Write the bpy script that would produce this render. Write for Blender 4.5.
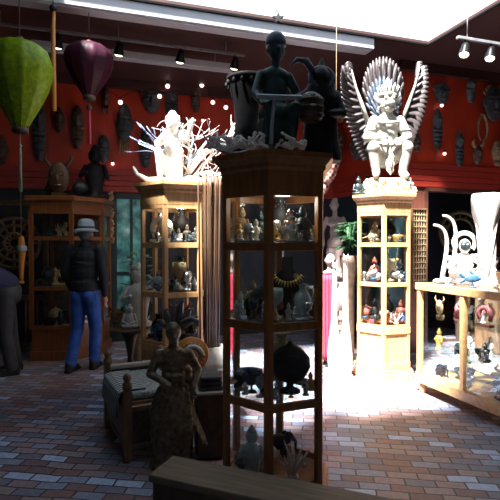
import bpy, bmesh, math, random
from mathutils import Vector, Matrix, Euler, Quaternion
from math import pi, sin, cos, radians

# ------------------------------------------------------------------ camera, sky, sun
for o in list(bpy.data.objects): bpy.data.objects.remove(o)
SC = bpy.context.scene
EYE = 1.5; F = 480.0; HZ = 243.0
cd = bpy.data.cameras.new('camera'); cam = bpy.data.objects.new('camera', cd)
SC.collection.objects.link(cam); SC.camera = cam
cd.sensor_width = 36; cd.lens = 36 * F / 500; cd.clip_start = 0.05
cam.location = (0, 0, EYE); cam.rotation_euler = (radians(90) - math.atan((250 - HZ) / F), 0, 0)

W = bpy.data.worlds.new('sky'); SC.world = W; W.use_nodes = True
nt = W.node_tree; nt.nodes.clear()
wo = nt.nodes.new('ShaderNodeOutputWorld'); bg = nt.nodes.new('ShaderNodeBackground')
bg.inputs['Color'].default_value = (0.74, 0.87, 1.0, 1); bg.inputs['Strength'].default_value = 1.7
nt.links.new(bg.outputs[0], wo.inputs[0])

SUN_DIR = Vector((0.30, 0.45, -1.0)).normalized()
sd = bpy.data.lights.new('sun', 'SUN'); sd.energy = 44.0; sd.angle = radians(6); sd.color = (1.0, 0.98, 0.94)
so = bpy.data.objects.new('sun', sd); SC.collection.objects.link(so)
so.rotation_euler = SUN_DIR.to_track_quat('-Z', 'Y').to_euler(); so.location = (0, 0, 8)

SC.view_settings.view_transform = 'Standard'
SC.view_settings.look = 'None'
SC.view_settings.exposure = 0.0
SC.view_settings.gamma = 1.0
SC.view_settings.use_curve_mapping = False

# ------------------------------------------------------------------ helpers
def P(px, py, d):
    return Vector(((px - 250) / F * d, d, EYE + (HZ - py) / F * d))

TH = math.atan(0.33)
U = Vector((cos(TH), sin(TH), 0)); V = Vector((sin(TH), -cos(TH), 0)); P2 = Vector((2.07, 6.53, 0))
CEIL = EYE + 2.45
def R(u, v, z=0.0): return P2 + U * u + V * v + Vector((0, 0, z))

class MB:
    def __init__(s): s.v = []; s.f = []; s.T = Matrix.Identity(4); s.sm = []
    def add(s, vs, fs, smooth=True):
        b = len(s.v)
        s.v += [s.T @ Vector(p) for p in vs]
        s.f += [tuple(i + b for i in f) for f in fs]; s.sm += [smooth] * len(fs)
        return s
    def box(s, c, d, rot=None):
        x, y, z = d[0] / 2, d[1] / 2, d[2] / 2
        M = Matrix.Translation(c)
        if rot is not None: M = M @ (Euler(rot).to_matrix().to_4x4() if not isinstance(rot, (int, float)) else Matrix.Rotation(rot, 4, 'Z'))
        vs = [M @ Vector(p) for p in [(-x,-y,-z),(x,-y,-z),(x,y,-z),(-x,y,-z),(-x,-y,z),(x,-y,z),(x,y,z),(-x,y,z)]]
        return s.add(vs, [(0,3,2,1),(4,5,6,7),(0,1,5,4),(1,2,6,5),(2,3,7,6),(3,0,4,7)], False)
    def beam(s, a, b, w, h, up=(0,0,1)):
        a = Vector(a); b = Vector(b); d = (b - a); L = d.length; d.normalize()
        u = Vector(up); sd_ = d.cross(u).normalized(); u = sd_.cross(d)
        vs = []
        for p in (a, b):
            for i, j in ((-1,-1),(1,-1),(1,1),(-1,1)): vs.append(p + sd_ * (i * w / 2) + u * (j * h / 2))
        return s.add(vs, [(0,3,2,1),(4,5,6,7),(0,1,5,4),(1,2,6,5),(2,3,7,6),(3,0,4,7)], False)
    def prism(s, pts, z0, z1, smooth=False):
        n = len(pts)
        vs = [(p[0], p[1], z0) for p in pts] + [(p[0], p[1], z1) for p in pts]
        fs = [tuple(reversed(range(n))), tuple(range(n, 2 * n))] + [(i, (i + 1) % n, n + (i + 1) % n, n + i) for i in range(n)]
        return s.add(vs, fs, smooth)
    def tube(s, pts, rad, n=8, caps=True):
        pts = [Vector(p) for p in pts]
        if not isinstance(rad, (list, tuple)): rad = [rad] * len(pts)
        t0 = (pts[1] - pts[0]).normalized()
        a = Vector((0, 0, 1)) if abs(t0.z) < .9 else Vector((1, 0, 0))
        nrm = t0.cross(a).normalized(); vs = []
        for i, p in enumerate(pts):
            t = (pts[min(i + 1, len(pts) - 1)] - pts[max(i - 1, 0)])
            if t.length < 1e-9: t = t0
            t.normalize()
            nrm = (nrm - t * nrm.dot(t))
            if nrm.length < 1e-6: nrm = t.orthogonal()
            nrm.normalize(); bn = t.cross(nrm)
            for k in range(n):
                an = 2 * pi * k / n
                vs.append(p + (nrm * cos(an) + bn * sin(an)) * rad[i])
        fs = []
        for i in range(len(pts) - 1):
            for k in range(n):
                k2 = (k + 1) % n
                fs.append((i * n + k, i * n + k2, (i + 1) * n + k2, (i + 1) * n + k))
        if caps:
            fs.append(tuple(reversed(range(n)))); fs.append(tuple(range((len(pts) - 1) * n, len(pts) * n)))
        return s.add(vs, fs)
    def caps(s, a, b, r1, r2, n=12):
        a = Vector(a); b = Vector(b); d = (b - a)
        if d.length < 1e-6: return s.ell(a, (r1, r1, r1))
        t = d.normalized(); pts = []; rr = []
        for k in range(4):
            an = pi / 2 * (1 - k / 4); pts.append(a - t * r1 * sin(an)); rr.append(max(r1 * cos(an), .0006))
        pts.append(a); rr.append(r1); pts.append(b); rr.append(r2)
        for k in range(1, 5):
            an = pi / 2 * k / 4; pts.append(b + t * r2 * sin(an)); rr.append(max(r2 * cos(an), .0006))
        return s.tube(pts, rr, n)
    def lathe(s, prof, n=24, c=(0, 0, 0), sq=(1, 1), caps=True, wob=None):
        vs = []
        for j, (r, z) in enumerate(prof):
            for k in range(n):
                an = 2 * pi * k / n
                m = 1 + (wob(an, z) if wob else 0)
                vs.append((c[0] + r * m * cos(an) * sq[0], c[1] + r * m * sin(an) * sq[1], c[2] + z))
        fs = []
        for j in range(len(prof) - 1):
            for k in range(n):
                k2 = (k + 1) % n
                fs.append((j * n + k, j * n + k2, (j + 1) * n + k2, (j + 1) * n + k))
        if caps:
            fs.append(tuple(reversed(range(n)))); fs.append(tuple(range((len(prof) - 1) * n, len(prof) * n)))
        return s.add(vs, fs)
    def ell(s, c, r, rot=None, n=14, m=8):
        if isinstance(r, (int, float)): r = (r, r, r)
        M = Matrix.Translation(c) @ (Euler(rot).to_matrix().to_4x4() if rot else Matrix.Identity(4))
        vs = []
        for j in range(m + 1):
            ph = pi * (j / m); rr = max(sin(ph), .01)
            for k in range(n):
                an = 2 * pi * k / n
                vs.append(M @ Vector((r[0] * rr * cos(an), r[1] * rr * sin(an), -r[2] * cos(ph))))
        fs = []
        for j in range(m):
            for k in range(n):
                k2 = (k + 1) % n
                fs.append((j * n + k, j * n + k2, (j + 1) * n + k2, (j + 1) * n + k))
        fs.append(tuple(reversed(range(n)))); fs.append(tuple(range(m * n, (m + 1) * n)))
        return s.add(vs, fs)
    def torus(s, c, R_, r, rot=None, n=20, m=8, a0=0, a1=2 * pi, sq=1.0):
        M = Matrix.Translation(c) @ (Euler(rot).to_matrix().to_4x4() if rot else Matrix.Identity(4))
        full = abs(a1 - a0 - 2 * pi) < 1e-6
        N = n if full else n + 1; vs = []
        for i in range(N):
            an = a0 + (a1 - a0) * i / n
            for k in range(m):
                b = 2 * pi * k / m
                q = R_ + r * cos(b)
                vs.append(M @ Vector((q * cos(an), q * sin(an) * sq, r * sin(b))))
        fs = []
        for i in range(N if full else N - 1):
            for k in range(m):
                i2 = (i + 1) % N; k2 = (k + 1) % m
                fs.append((i * m + k, i2 * m + k, i2 * m + k2, i * m + k2))
        if not full:
            fs.append(tuple(range(m))); fs.append(tuple(reversed(range((N - 1) * m, N * m))))
        return s.add(vs, fs)
    def blade(s, a, b, w, th, side, tip=0.35, n=6, bend=None):
        """a rounded leaf/feather of real thickness from a to b; side = width direction"""
        a = Vector(a); b = Vector(b); d = b - a; sv = Vector(side).normalized(); nv = d.cross(sv).normalized()
        vs = []; rows = n + 1
        for i in range(rows):
            t = i / n
            p = a + d * t + (bend(t) if bend else Vector((0, 0, 0)))
            ww = w / 2 * (min(1, .45 + t * 2.2) if t < .6 else max(.12, math.sqrt(max(0, 1 - ((t - .6) / .4) ** 2))))
            for i2, j2 in ((-1, 0), (0, 1), (1, 0), (0, -1)): vs.append(p + sv * (ww * i2) + nv * (th / 2 * j2))
        fs = [(3, 2, 1, 0), (n * 4, n * 4 + 1, n * 4 + 2, n * 4 + 3)]
        for i in range(n):
            for k in range(4):
                k2 = (k + 1) % 4; fs.append((i * 4 + k, i * 4 + k2, i * 4 + 4 + k2, i * 4 + 4 + k))
        return s.add(vs, fs)
    def mesh(s, name, mat):
        me = bpy.data.meshes.new(name); me.from_pydata([tuple(v) for v in s.v], [], s.f)
        me.polygons.foreach_set('use_smooth', s.sm); me.update()
        bm = bmesh.new(); bm.from_mesh(me); bmesh.ops.recalc_face_normals(bm, faces=bm.faces); bm.to_mesh(me); bm.free()
        if mat: me.materials.append(mat)
        return me
    def build(s, name, mat, parent=None, loc=None, rot=None, voxel=None, smooth=3, bevel=None):
        o = bpy.data.objects.new(name, s.mesh(name, mat)); SC.collection.objects.link(o)
        if loc is not None: o.location = loc
        if rot is not None: o.rotation_euler = rot if not isinstance(rot, (int, float)) else (0, 0, rot)
        if parent is not None: o.parent = parent
        if voxel:
            m = o.modifiers.new('r', 'REMESH'); m.mode = 'VOXEL'; m.voxel_size = voxel; m.use_smooth_shade = True
            if smooth:
                m = o.modifiers.new('s', 'SMOOTH'); m.factor = .5; m.iterations = smooth
        if bevel:
            m = o.modifiers.new('b', 'BEVEL'); m.width = bevel; m.segments = 2; m.limit_method = 'ANGLE'
        return o

def thing(name, label, cat, loc=(0, 0, 0), rotz=0, group=None):
    o = bpy.data.objects.new(name, None); SC.collection.objects.link(o)
    o.empty_display_size = .1; o.location = loc; o.rotation_euler = (0, 0, rotz)
    return tag(o, label, cat, group)
def tag(o, label, cat, group=None, kind=None):
    o['label'] = label; o['category'] = cat
    if group: o['group'] = group
    if kind: o['kind'] = kind
    return o
def struct(o): o['kind'] = 'structure'; return o
def dup(root, loc=None, rotz=None, label=None, group=None, scale=None):
    r = root.copy(); SC.collection.objects.link(r)
    if loc is not None: r.location = loc
    if rotz is not None: r.rotation_euler = (0, 0, rotz)
    if scale is not None: r.scale = (scale,) * 3
    if label: r['label'] = label
    if group: r['group'] = group
    for ch in list(root.children):
        c = ch.copy(); SC.collection.objects.link(c); c.parent = r
        for g in list(ch.children):
            e = g.copy(); SC.collection.objects.link(e); e.parent = c
    return r

# ------------------------------------------------------------------ materials
MATS = {}
def mat(name, col, rough=.5, metal=0.0, var=.25, scale=12.0, bump=.15, col2=None, stretch=(1, 1, 1), emit=None, trans=None, spec=None):
    if name in MATS: return MATS[name]
    m = bpy.data.materials.new(name); m.use_nodes = True; t = m.node_tree; N = t.nodes; L = t.links
    b = N['Principled BSDF']; b.inputs['Roughness'].default_value = rough; b.inputs['Metallic'].default_value = metal
    if spec is not None: b.inputs['Specular IOR Level'].default_value = spec
    tc = N.new('ShaderNodeTexCoord'); mp = N.new('ShaderNodeMapping'); mp.inputs['Scale'].default_value = stretch
    L.new(tc.outputs['Object'], mp.inputs[0])
    no = N.new('ShaderNodeTexNoise'); no.inputs['Scale'].default_value = scale; no.inputs['Detail'].default_value = 5
    L.new(mp.outputs[0], no.inputs['Vector'])
    rp = N.new('ShaderNodeValToRGB'); L.new(no.outputs[0], rp.inputs[0])
    c2 = col2 or tuple(c * (1 - var) for c in col); c1 = col if col2 else tuple(min(1, c * (1 + var * .7)) for c in col)
    rp.color_ramp.elements[0].color = (*c2, 1); rp.color_ramp.elements[1].color = (*c1, 1)
    rp.color_ramp.elements[0].position = .3; rp.color_ramp.elements[1].position = .7
    L.new(rp.outputs[0], b.inputs['Base Color'])
    if bump:
        bp = N.new('ShaderNodeBump'); bp.inputs['Strength'].default_value = bump; bp.inputs['Distance'].default_value = .01
        L.new(no.outputs[0], bp.inputs['Height']); L.new(bp.outputs[0], b.inputs['Normal'])
    if emit: b.inputs['Emission Color'].default_value = (*emit[0], 1); b.inputs['Emission Strength'].default_value = emit[1]
    if trans:
        b.inputs['Transmission Weight'].default_value = trans
    MATS[name] = m; return m

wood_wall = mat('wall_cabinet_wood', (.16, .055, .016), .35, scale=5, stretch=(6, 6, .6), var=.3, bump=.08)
wood_shaded = mat('cabinet_wood_shaded', (.30, .125, .038), .32, scale=5, stretch=(6, 6, .6), var=.3, bump=.08)  # nearest cabinet: same wood, darker copy standing in for shade
wood_sunlit = mat('cabinet_wood_sunlit', (.60, .34, .15), .32, scale=5, stretch=(6, 6, .6), var=.25, bump=.08)  # paler copy of the cabinet wood, standing in for sunlight
wood_case = mat('case_wood', (.60, .34, .15), .35, scale=5, stretch=(5, .7, 5), var=.25, bump=.08)
wood_dk = mat('dark_carved_wood', (.075, .045, .028), .5, scale=14, var=.5, bump=.5)
wood_md = mat('mid_brown_wood', (.17, .095, .05), .5, scale=9, stretch=(4, 4, 1), var=.4, bump=.3)
wood_grey = mat('weathered_plank', (.17, .13, .085), .55, scale=4, stretch=(1, 9, 9), var=.35, bump=.3)
bleach = mat('bleached_wood', (.62, .60, .57), .6, scale=20, var=.12, bump=.4)
stone = mat('pale_stone', (.62, .60, .57), .7, scale=16, var=.25, bump=.5)
stone_pk = mat('rosy_stone', (.36, .26, .24), .7, scale=12, var=.3, bump=.3)
ivory = mat('ivory_paint', (.5, .48, .40), .45, scale=18, var=.18, bump=.3)
greyblue = mat('shaded_blue_feathers', (.04, .056, .085), .55, scale=22, var=.45, bump=.4)  # blue-grey crest, darkened to stand in for missing sun
greybrn = mat('shaded_brown_feathers', (.032, .023, .024), .55, scale=22, var=.4, bump=.4)  # brown-grey crest and wings, darkened as if the sun misses them
bronze = mat('dark_bronze', (.035, .055, .06), .38, metal=.5, scale=14, var=.5, bump=.35)
verdi = mat('green_bronze', (.018, .05, .052), .6, metal=.2, scale=12, var=.5, bump=.35)
blackm = mat('black_wood', (.010, .010, .012), .62, scale=14, var=.4, bump=.3, spec=.2)
blackmetal = mat('black_metal', (.01, .01, .01), .35, metal=.6, bump=0)
whitemetal = mat('white_enamel', (.45, .45, .49), .35, scale=3, var=.06, bump=0)
greymetal = mat('grey_conduit', (.30, .30, .32), .35, metal=.4, bump=0)
rust = mat('red_clay', (.36, .08, .05), .6, scale=14, bump=.3)
gold = mat('aged_gold', (.62, .42, .12), .35, metal=.6, scale=20, bump=.2)
tan = mat('tan_fibre', (.42, .30, .17), .7, scale=24, var=.4, bump=.5)
blueg = mat('blue_glaze', (.05, .12, .26), .2, scale=8, var=.5, bump=.1)
palebl = mat('pale_blue_ceramic', (.38, .50, .58), .25, scale=9, var=.3, bump=.1)
silver = mat('silver', (.55, .57, .6), .25, metal=.9, scale=20, bump=.2)
pinkm = mat('pink_ceramic', (.55, .16, .17), .35, scale=9, bump=.1)
leaf = mat('leaf_green', (.04, .14, .05), .45, scale=10, var=.4, bump=.1)
leafp = mat('pale_leaf', (.16, .33, .12), .45, scale=10, var=.4, bump=.1)
redcloth = mat('red_cloth', (.58, .03, .07), .8, scale=30, var=.25, bump=.2)
orangew = mat('orange_cane', (.50, .19, .03), .45, scale=8, stretch=(3, 3, .5), var=.25, bump=.1)
bulbm = mat('bulb_glow', (1, .8, .75), .3, bump=0, emit=((1, .60, .55), 2.6))
spotm = mat('spot_glow', (1, .9, .7), .3, bump=0, emit=((1, .90, .68), 4.0))
puckm = mat('puck_glow', (1, .95, .8), .3, bump=0, emit=((1, .93, .75), 5.0))
skin_m = mat('skin', (.42, .22, .15), .55, scale=20, var=.1, bump=.05)
jacket_m = mat('black_jacket_cloth', (.008, .011, .016), .75, scale=9, var=.4, bump=.3)
jean_m = mat('blue_denim', (.025, .10, .42), .8, scale=8, var=.35, bump=.3)
trous_m = mat('grey_trouser_cloth', (.055, .055, .06), .8, scale=8, var=.3, bump=.3)
navy_m = mat('navy_jumper', (.03, .035, .10), .8, scale=9, var=.3, bump=.2)
hat_m = mat('grey_blue_felt', (.22, .30, .40), .8, scale=16, var=.2, bump=.1)
shoe_m = mat('shoe_leather', (.02, .017, .015), .4, bump=.1)
hair_m = mat('grey_hair', (.10, .09, .085), .7, scale=40, stretch=(5, 5, 1), bump=.5)

def glass_mat(name, tint=(1, 1, 1), f=1.0):
    m = bpy.data.materials.new(name); m.use_nodes = True; t = m.node_tree; N = t.nodes; L = t.links; N.clear()
    o = N.new('ShaderNodeOutputMaterial'); mx = N.new('ShaderNodeMixShader'); tr = N.new('ShaderNodeBsdfTransparent'); gl = N.new('ShaderNodeBsdfGlossy')
    lw = N.new('ShaderNodeLayerWeight'); lw.inputs[0].default_value = .5; gl.inputs['Roughness'].default_value = .02
    pw = N.new('ShaderNodeMath'); pw.operation = 'POWER'; pw.inputs[1].default_value = 4.5; L.new(lw.outputs['Facing'], pw.inputs[0])
    fr = N.new('ShaderNodeMath'); fr.operation = 'MULTIPLY_ADD'; fr.inputs[1].default_value = .55; fr.inputs[2].default_value = .035; L.new(pw.outputs[0], fr.inputs[0])
    tr.inputs[0].default_value = (*tint, 1); gl.inputs[0].default_value = (f, f, f, 1)
    L.new(fr.outputs[0], mx.inputs[0]); L.new(tr.outputs[0], mx.inputs[1]); L.new(gl.outputs[0], mx.inputs[2]); L.new(mx.outputs[0], o.inputs[0])
    return m
glass = glass_mat('clear_glass', (.95, .97, .97)); glass_sh = glass_mat('shelf_glass', (.86, .94, .92))

def brick_mat():
    m = bpy.data.materials.new('brick_paving'); m.use_nodes = True; t = m.node_tree; N = t.nodes; L = t.links
    b = N['Principled BSDF']
    tc = N.new('ShaderNodeTexCoord'); mp = N.new('ShaderNodeMapping'); mp.inputs['Rotation'].default_value = (0, 0, radians(8))
    L.new(tc.outputs['Object'], mp.inputs[0])
    # slight wobble of the courses
    nz = N.new('ShaderNodeTexNoise'); nz.inputs['Scale'].default_value = 2.5; L.new(mp.outputs[0], nz.inputs['Vector'])
    ad = N.new('ShaderNodeVectorMath'); ad.operation = 'MULTIPLY_ADD'; ad.inputs[1].default_value = (.05, .05, 0)
    L.new(nz.outputs['Color'], ad.inputs[0]); L.new(mp.outputs[0], ad.inputs[2])
    br = N.new('ShaderNodeTexBrick'); br.inputs['Scale'].default_value = 1.0
    br.inputs['Brick Width'].default_value = .188; br.inputs['Row Height'].default_value = .088
    br.inputs['Mortar Size'].default_value = .006; br.inputs['Mortar Smooth'].default_value = .3; br.inputs['Bias'].default_value = 0
    br.inputs['Color1'].default_value = (0, 0, 0, 1); br.inputs['Color2'].default_value = (1, 1, 1, 1); br.inputs['Mortar'].default_value = (.5, .5, .5, 1)
    L.new(ad.outputs[0], br.inputs['Vector'])
    rp = N.new('ShaderNodeValToRGB'); L.new(br.outputs['Color'], rp.inputs[0]); cr = rp.color_ramp
    cr.interpolation = 'CONSTANT'
    pal = [(0, (.15, .095, .10)), (.16, (.23, .165, .17)), (.30, (.14, .14, .18)), (.44, (.24, .175, .175)), (.56, (.19, .21, .28)), (.70, (.19, .11, .10)), (.80, (.30, .36, .48)), (.92, (.11, .12, .16))]
    pal = [(a_, (b_[0] * 1.30, b_[1] * 1.38, b_[2] * 1.5)) for a_, b_ in pal]; cr.elements[0].position = 0; cr.elements[0].color = (*pal[0][1], 1)
    cr.elements[1].position = pal[1][0]; cr.elements[1].color = (*pal[1][1], 1)
    for p_, c_ in pal[2:]:
        e = cr.elements.new(p_); e.color = (*c_, 1)
    n2 = N.new('ShaderNodeTexNoise'); n2.inputs['Scale'].default_value = 30; n2.inputs['Detail'].default_value = 6; L.new(tc.outputs['Object'], n2.inputs['Vector'])
    mx = N.new('ShaderNodeMix'); mx.data_type = 'RGBA'; mx.blend_type = 'OVERLAY'; mx.inputs[0].default_value = .5
    L.new(rp.outputs[0], mx.inputs[6]); L.new(n2.outputs[0], mx.inputs[7])
    m2 = N.new('ShaderNodeMix'); m2.data_type = 'RGBA'; L.new(br.outputs['Fac'], m2.inputs[0]); L.new(mx.outputs[2], m2.inputs[6]); m2.inputs[7].default_value = (.045, .04, .045, 1)
    L.new(m2.outputs[2], b.inputs['Base Color'])
    mr = N.new('ShaderNodeMapRange'); L.new(n2.outputs[0], mr.inputs[0]); mr.inputs[3].default_value = .34; mr.inputs[4].default_value = .6
    L.new(mr.outputs[0], b.inputs['Roughness'])
    inv = N.new('ShaderNodeMath'); inv.operation = 'MULTIPLY_ADD'; L.new(br.outputs['Fac'], inv.inputs[0]); inv.inputs[1].default_value = -1.0
    sc2 = N.new('ShaderNodeMath'); sc2.operation = 'MULTIPLY'; L.new(n2.outputs[0], sc2.inputs[0]); sc2.inputs[1].default_value = .4; L.new(sc2.outputs[0], inv.inputs[2])
    bp = N.new('ShaderNodeBump'); bp.inputs['Strength'].default_value = .6; bp.inputs['Distance'].default_value = .008; L.new(inv.outputs[0], bp.inputs['Height']); L.new(bp.outputs[0], b.inputs['Normal'])
    return m
brickm = brick_mat()
redwall = mat('red_painted_board', (.50, .040, .012), .55, scale=3, stretch=(1, 1, .6), var=.3, bump=.1)
redtrim = mat('red_siding', (.40, .035, .02), .5, scale=3, var=.2, bump=.08)
ceilm = mat('brown_ceiling', (.055, .020, .017), .6, scale=3, var=.2, bump=.1)
darkwall = mat('dark_wall', (.02, .022, .03), .7, scale=5, bump=.1)
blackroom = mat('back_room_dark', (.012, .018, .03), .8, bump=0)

# ------------------------------------------------------------------ structure
UL, UR, VN, VA = -6.2, 3.6, 8.0, -1.97       # left, right, near, recessed wall
def wallbox(mb, u0, u1, v0, v1, z0, z1):
    pts = [R(u0, v0), R(u1, v0), R(u1, v1), R(u0, v1)]
    mb.prism([(p.x, p.y) for p in pts], z0, z1)
m = MB(); wallbox(m, UL - .2, UR + .2, VA - .2, VN + .2, -.12, 0); struct(m.build('floor', brickm))
SU0, SU1, SV0, SV1 = -4.32, -.07, .60, 3.2     # skylight opening; unseen near and left edges set to shape the sunlight
m = MB()
wallbox(m, UL - .2, UR + .2, VA - .2, SV0, CEIL, CEIL + .03)
wallbox(m, UL - .2, UR + .2, SV1, VN + .2, CEIL, CEIL + .03)
wallbox(m, UL - .2, SU0, SV0, SV1, CEIL, CEIL + .03)
wallbox(m, SU1, UR + .2, SV0, SV1, CEIL, CEIL + .03)
struct(m.build('ceiling', ceilm))
# skylight curb (white) and thin black gasket
m = MB()
e = .03
for a in ((SU0, SU1, SV0 - e, SV0), (SU0, SU1, SV1, SV1 + e), (SU0 - e, SU0, SV0 - e, SV1 + e), (SU1, SU1 + e, SV0 - e, SV1 + e)): wallbox(m, *a, CEIL - .02, CEIL - .001)
struct(m.build('trim_1', blackmetal))
m = MB()
e = .10
for a in ((SU0, SU1, SV0 - e, SV0), (SU0, SU1, SV1, SV1 + e), (SU0 - e, SU0, SV0 - e, SV1 + e), (SU1, SU1 + e, SV0 - e, SV1 + e)): wallbox(m, *a, CEIL + .031, CEIL + .05)
struct(m.build('trim_2', whitemetal))

HD, SB = 2.27, 2.60           # header bottom, siding top
# recessed wall A
def spans(name, matl, segs):
    mb = MB()
    for s_ in segs: wallbox(mb, *s_)
    return struct(mb.build(name, matl))
# door in wall A: px 116..147
def onwall(px, py, kind='C', off=0.0):
    """point where the view ray meets a wall plane pulled off the wall by `off`"""
    d = Vector(((px - 250) / F, 1, (HZ - py) / F)); o = Vector((0, 0, EYE))
    if kind == 'C': n, p = V, R(0, off)
    elif kind == 'A': n, p = V, R(0, VA + off)
    else: n, p = -U, R(-off, 0)
    t = (p - o).dot(n) / d.dot(n)
    return o + d * t
def uv(p): q = p - P2; return q.dot(U), q.dot(V)
ua0 = uv(onwall(113, 240, 'A'))[0]; ua1 = uv(onwall(150, 240, 'A'))[0]
spans('wall_back', redwall, [(UL - .2, 0.0, VA - .15, VA, HD, CEIL)])
spans('wall_back_lower', darkwall, [(UL - .2, ua0, VA - .15, VA, 0, HD), (ua1, 0.0, VA - .15, VA, 0, HD)])
spans('wall_side', redwall, [(0.0, .15, VA - .15, 0, HD, CEIL)])
spans('wall_side_lower', mat('dark_teal_panel', (.015, .04, .05), .5, scale=5), [(0.0, .15, VA - .15, 0, 0, HD)])
uc0 = uv(onwall(427, 240, 'C'))[0]; uc1 = uv(onwall(497, 240, 'C'))[0]
spans('wall_right_upper', redwall, [(.15, UR + .2, -.15, 0, HD, CEIL)])
spans('wall_right_lower', mat('brown_panelling', (.16, .05, .03), .6, scale=6, stretch=(4, 4, .7), bump=.15), [(.15, uc0, -.15, 0, 0, HD), (uc1, UR + .2, -.15, 0, 0, HD)])
spans('wall_left', darkwall, [(UL - .2, UL, VA, VN, 0, CEIL)])
spans('wall_right', redwall, [(UR, UR + .2, 0, VN, 0, CEIL)])
rearwall = mat('pale_plaster', (.30, .27, .24), .8, scale=4, var=.1, bump=.05)  # unseen wall kept pale to bounce light onto the foreground
spans('wall_front', rearwall, [(UL - .2, -5.4, VN, VN + .2, 0, CEIL), (-4.1, UR + .2, VN, VN + .2, 0, CEIL), (-5.4, -4.1, VN, VN + .2, 0, 1.1), (-5.4, -4.1, VN, VN + .2, 2.5, CEIL)])
spans('added_window_1', whitemetal, [(u_, u_ + .06, VN + .05, VN + .12, 1.1, 2.5) for u_ in (-5.4, -4.78, -4.16)] + [(-5.4, -4.1, VN + .05, VN + .12, z_, z_ + .06) for z_ in (1.1, 2.44)])  # frame of an opening added behind the camera for fill light
# back room seen through the right doorway; its darkness is put into near-black walls
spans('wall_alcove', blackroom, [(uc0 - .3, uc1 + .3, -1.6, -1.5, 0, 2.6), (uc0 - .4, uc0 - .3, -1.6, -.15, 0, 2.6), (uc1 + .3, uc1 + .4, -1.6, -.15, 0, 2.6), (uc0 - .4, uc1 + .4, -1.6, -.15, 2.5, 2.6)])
# siding boards
m = MB()
for k in range(4):
    z0 = HD + k * .0825
    wallbox(m, UL, 0, VA, VA + .022, z0 + .006, z0 + .078)
struct(m.build('trim_3', redtrim, bevel=.004))
m = MB()
for k in range(4):
    z0 = HD + k * .0825
    wallbox(m, 0.0, UR, 0, .022, z0 + .006, z0 + .078)
struct(m.build('trim_4', redtrim, bevel=.004))
m = MB()
for k in range(4):
    z0 = HD + k * .0825
    wallbox(m, -.022, 0, VA, .022, z0 + .006, z0 + .078)
struct(m.build('trim_5', redtrim, bevel=.004))
# vertical battens where the red boards meet
m = MB()
for u in (-4.6, -3.38, -2.16, -.94): wallbox(m, u - .008, u + .008, VA, VA + .006, SB, CEIL)
struct(m.build('trim_6', redtrim))
# dark fascia under ceiling
m = MB()
wallbox(m, UL, 0, VA, VA + .10, CEIL - .13, CEIL - .001); wallbox(m, -.08, UR, 0, .08, CEIL - .13, CEIL - .001); wallbox(m, -.08, 0, VA + .1, 0, CEIL - .13, CEIL - .001)
struct(m.build('trim_7', ceilm))
# glazed door in wall A
dg = mat('glowing_street_glass', (.10, .30, .28), .12, scale=7, var=.9, bump=.02, col2=(.008, .03, .035))
_b = dg.node_tree.nodes['Principled BSDF']; dg.node_tree.links.new(dg.node_tree.nodes['Color Ramp'].outputs[0], _b.inputs['Emission Color']); _b.inputs['Emission Strength'].default_value = .35  # mottled glow stands in for street light behind the pane
m = MB(); w = ua1 - ua0
for a in ((ua0, ua0 + .06), (ua0 + w / 2 - .02, ua0 + w / 2 + .02), (ua1 - .06, ua1)): wallbox(m, a[0], a[1], VA - .1, VA - .04, 0, HD)
wallbox(m, ua0, ua1, VA - .1, VA - .04, HD - .1, HD); wallbox(m, ua0, ua1, VA - .1, VA - .04, 0, .25); wallbox(m, ua0, ua1, VA - .1, VA - .04, 1.0, 1.06)
dr = struct(m.build('door_1', mat('door_frame_dark', (.015, .03, .03), .4, bump=0)))
m = MB(); wallbox(m, ua0 + .05, ua1 - .05, VA - .08, VA - .065, .2, HD - .08); m.build('pane', dg, dr)
m = MB(); p = R(ua0 + w / 2 - .04, VA - .02, 1.0); m.tube([p, p + Vector((0, 0, .18))], .012); m.build('door_handle', silver, dr)
# right doorway frame
m = MB()
wallbox(m, uc0 - .05, uc0, -.16, .02, 0, HD); wallbox(m, uc1, uc1 + .05, -.16, .02, 0, HD); wallbox(m, uc0 - .05, uc1 + .05, -.16, .02, HD - .05, HD)
struct(m.build('door_2', mat('door_casing', (.09, .03, .02), .5)))
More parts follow.
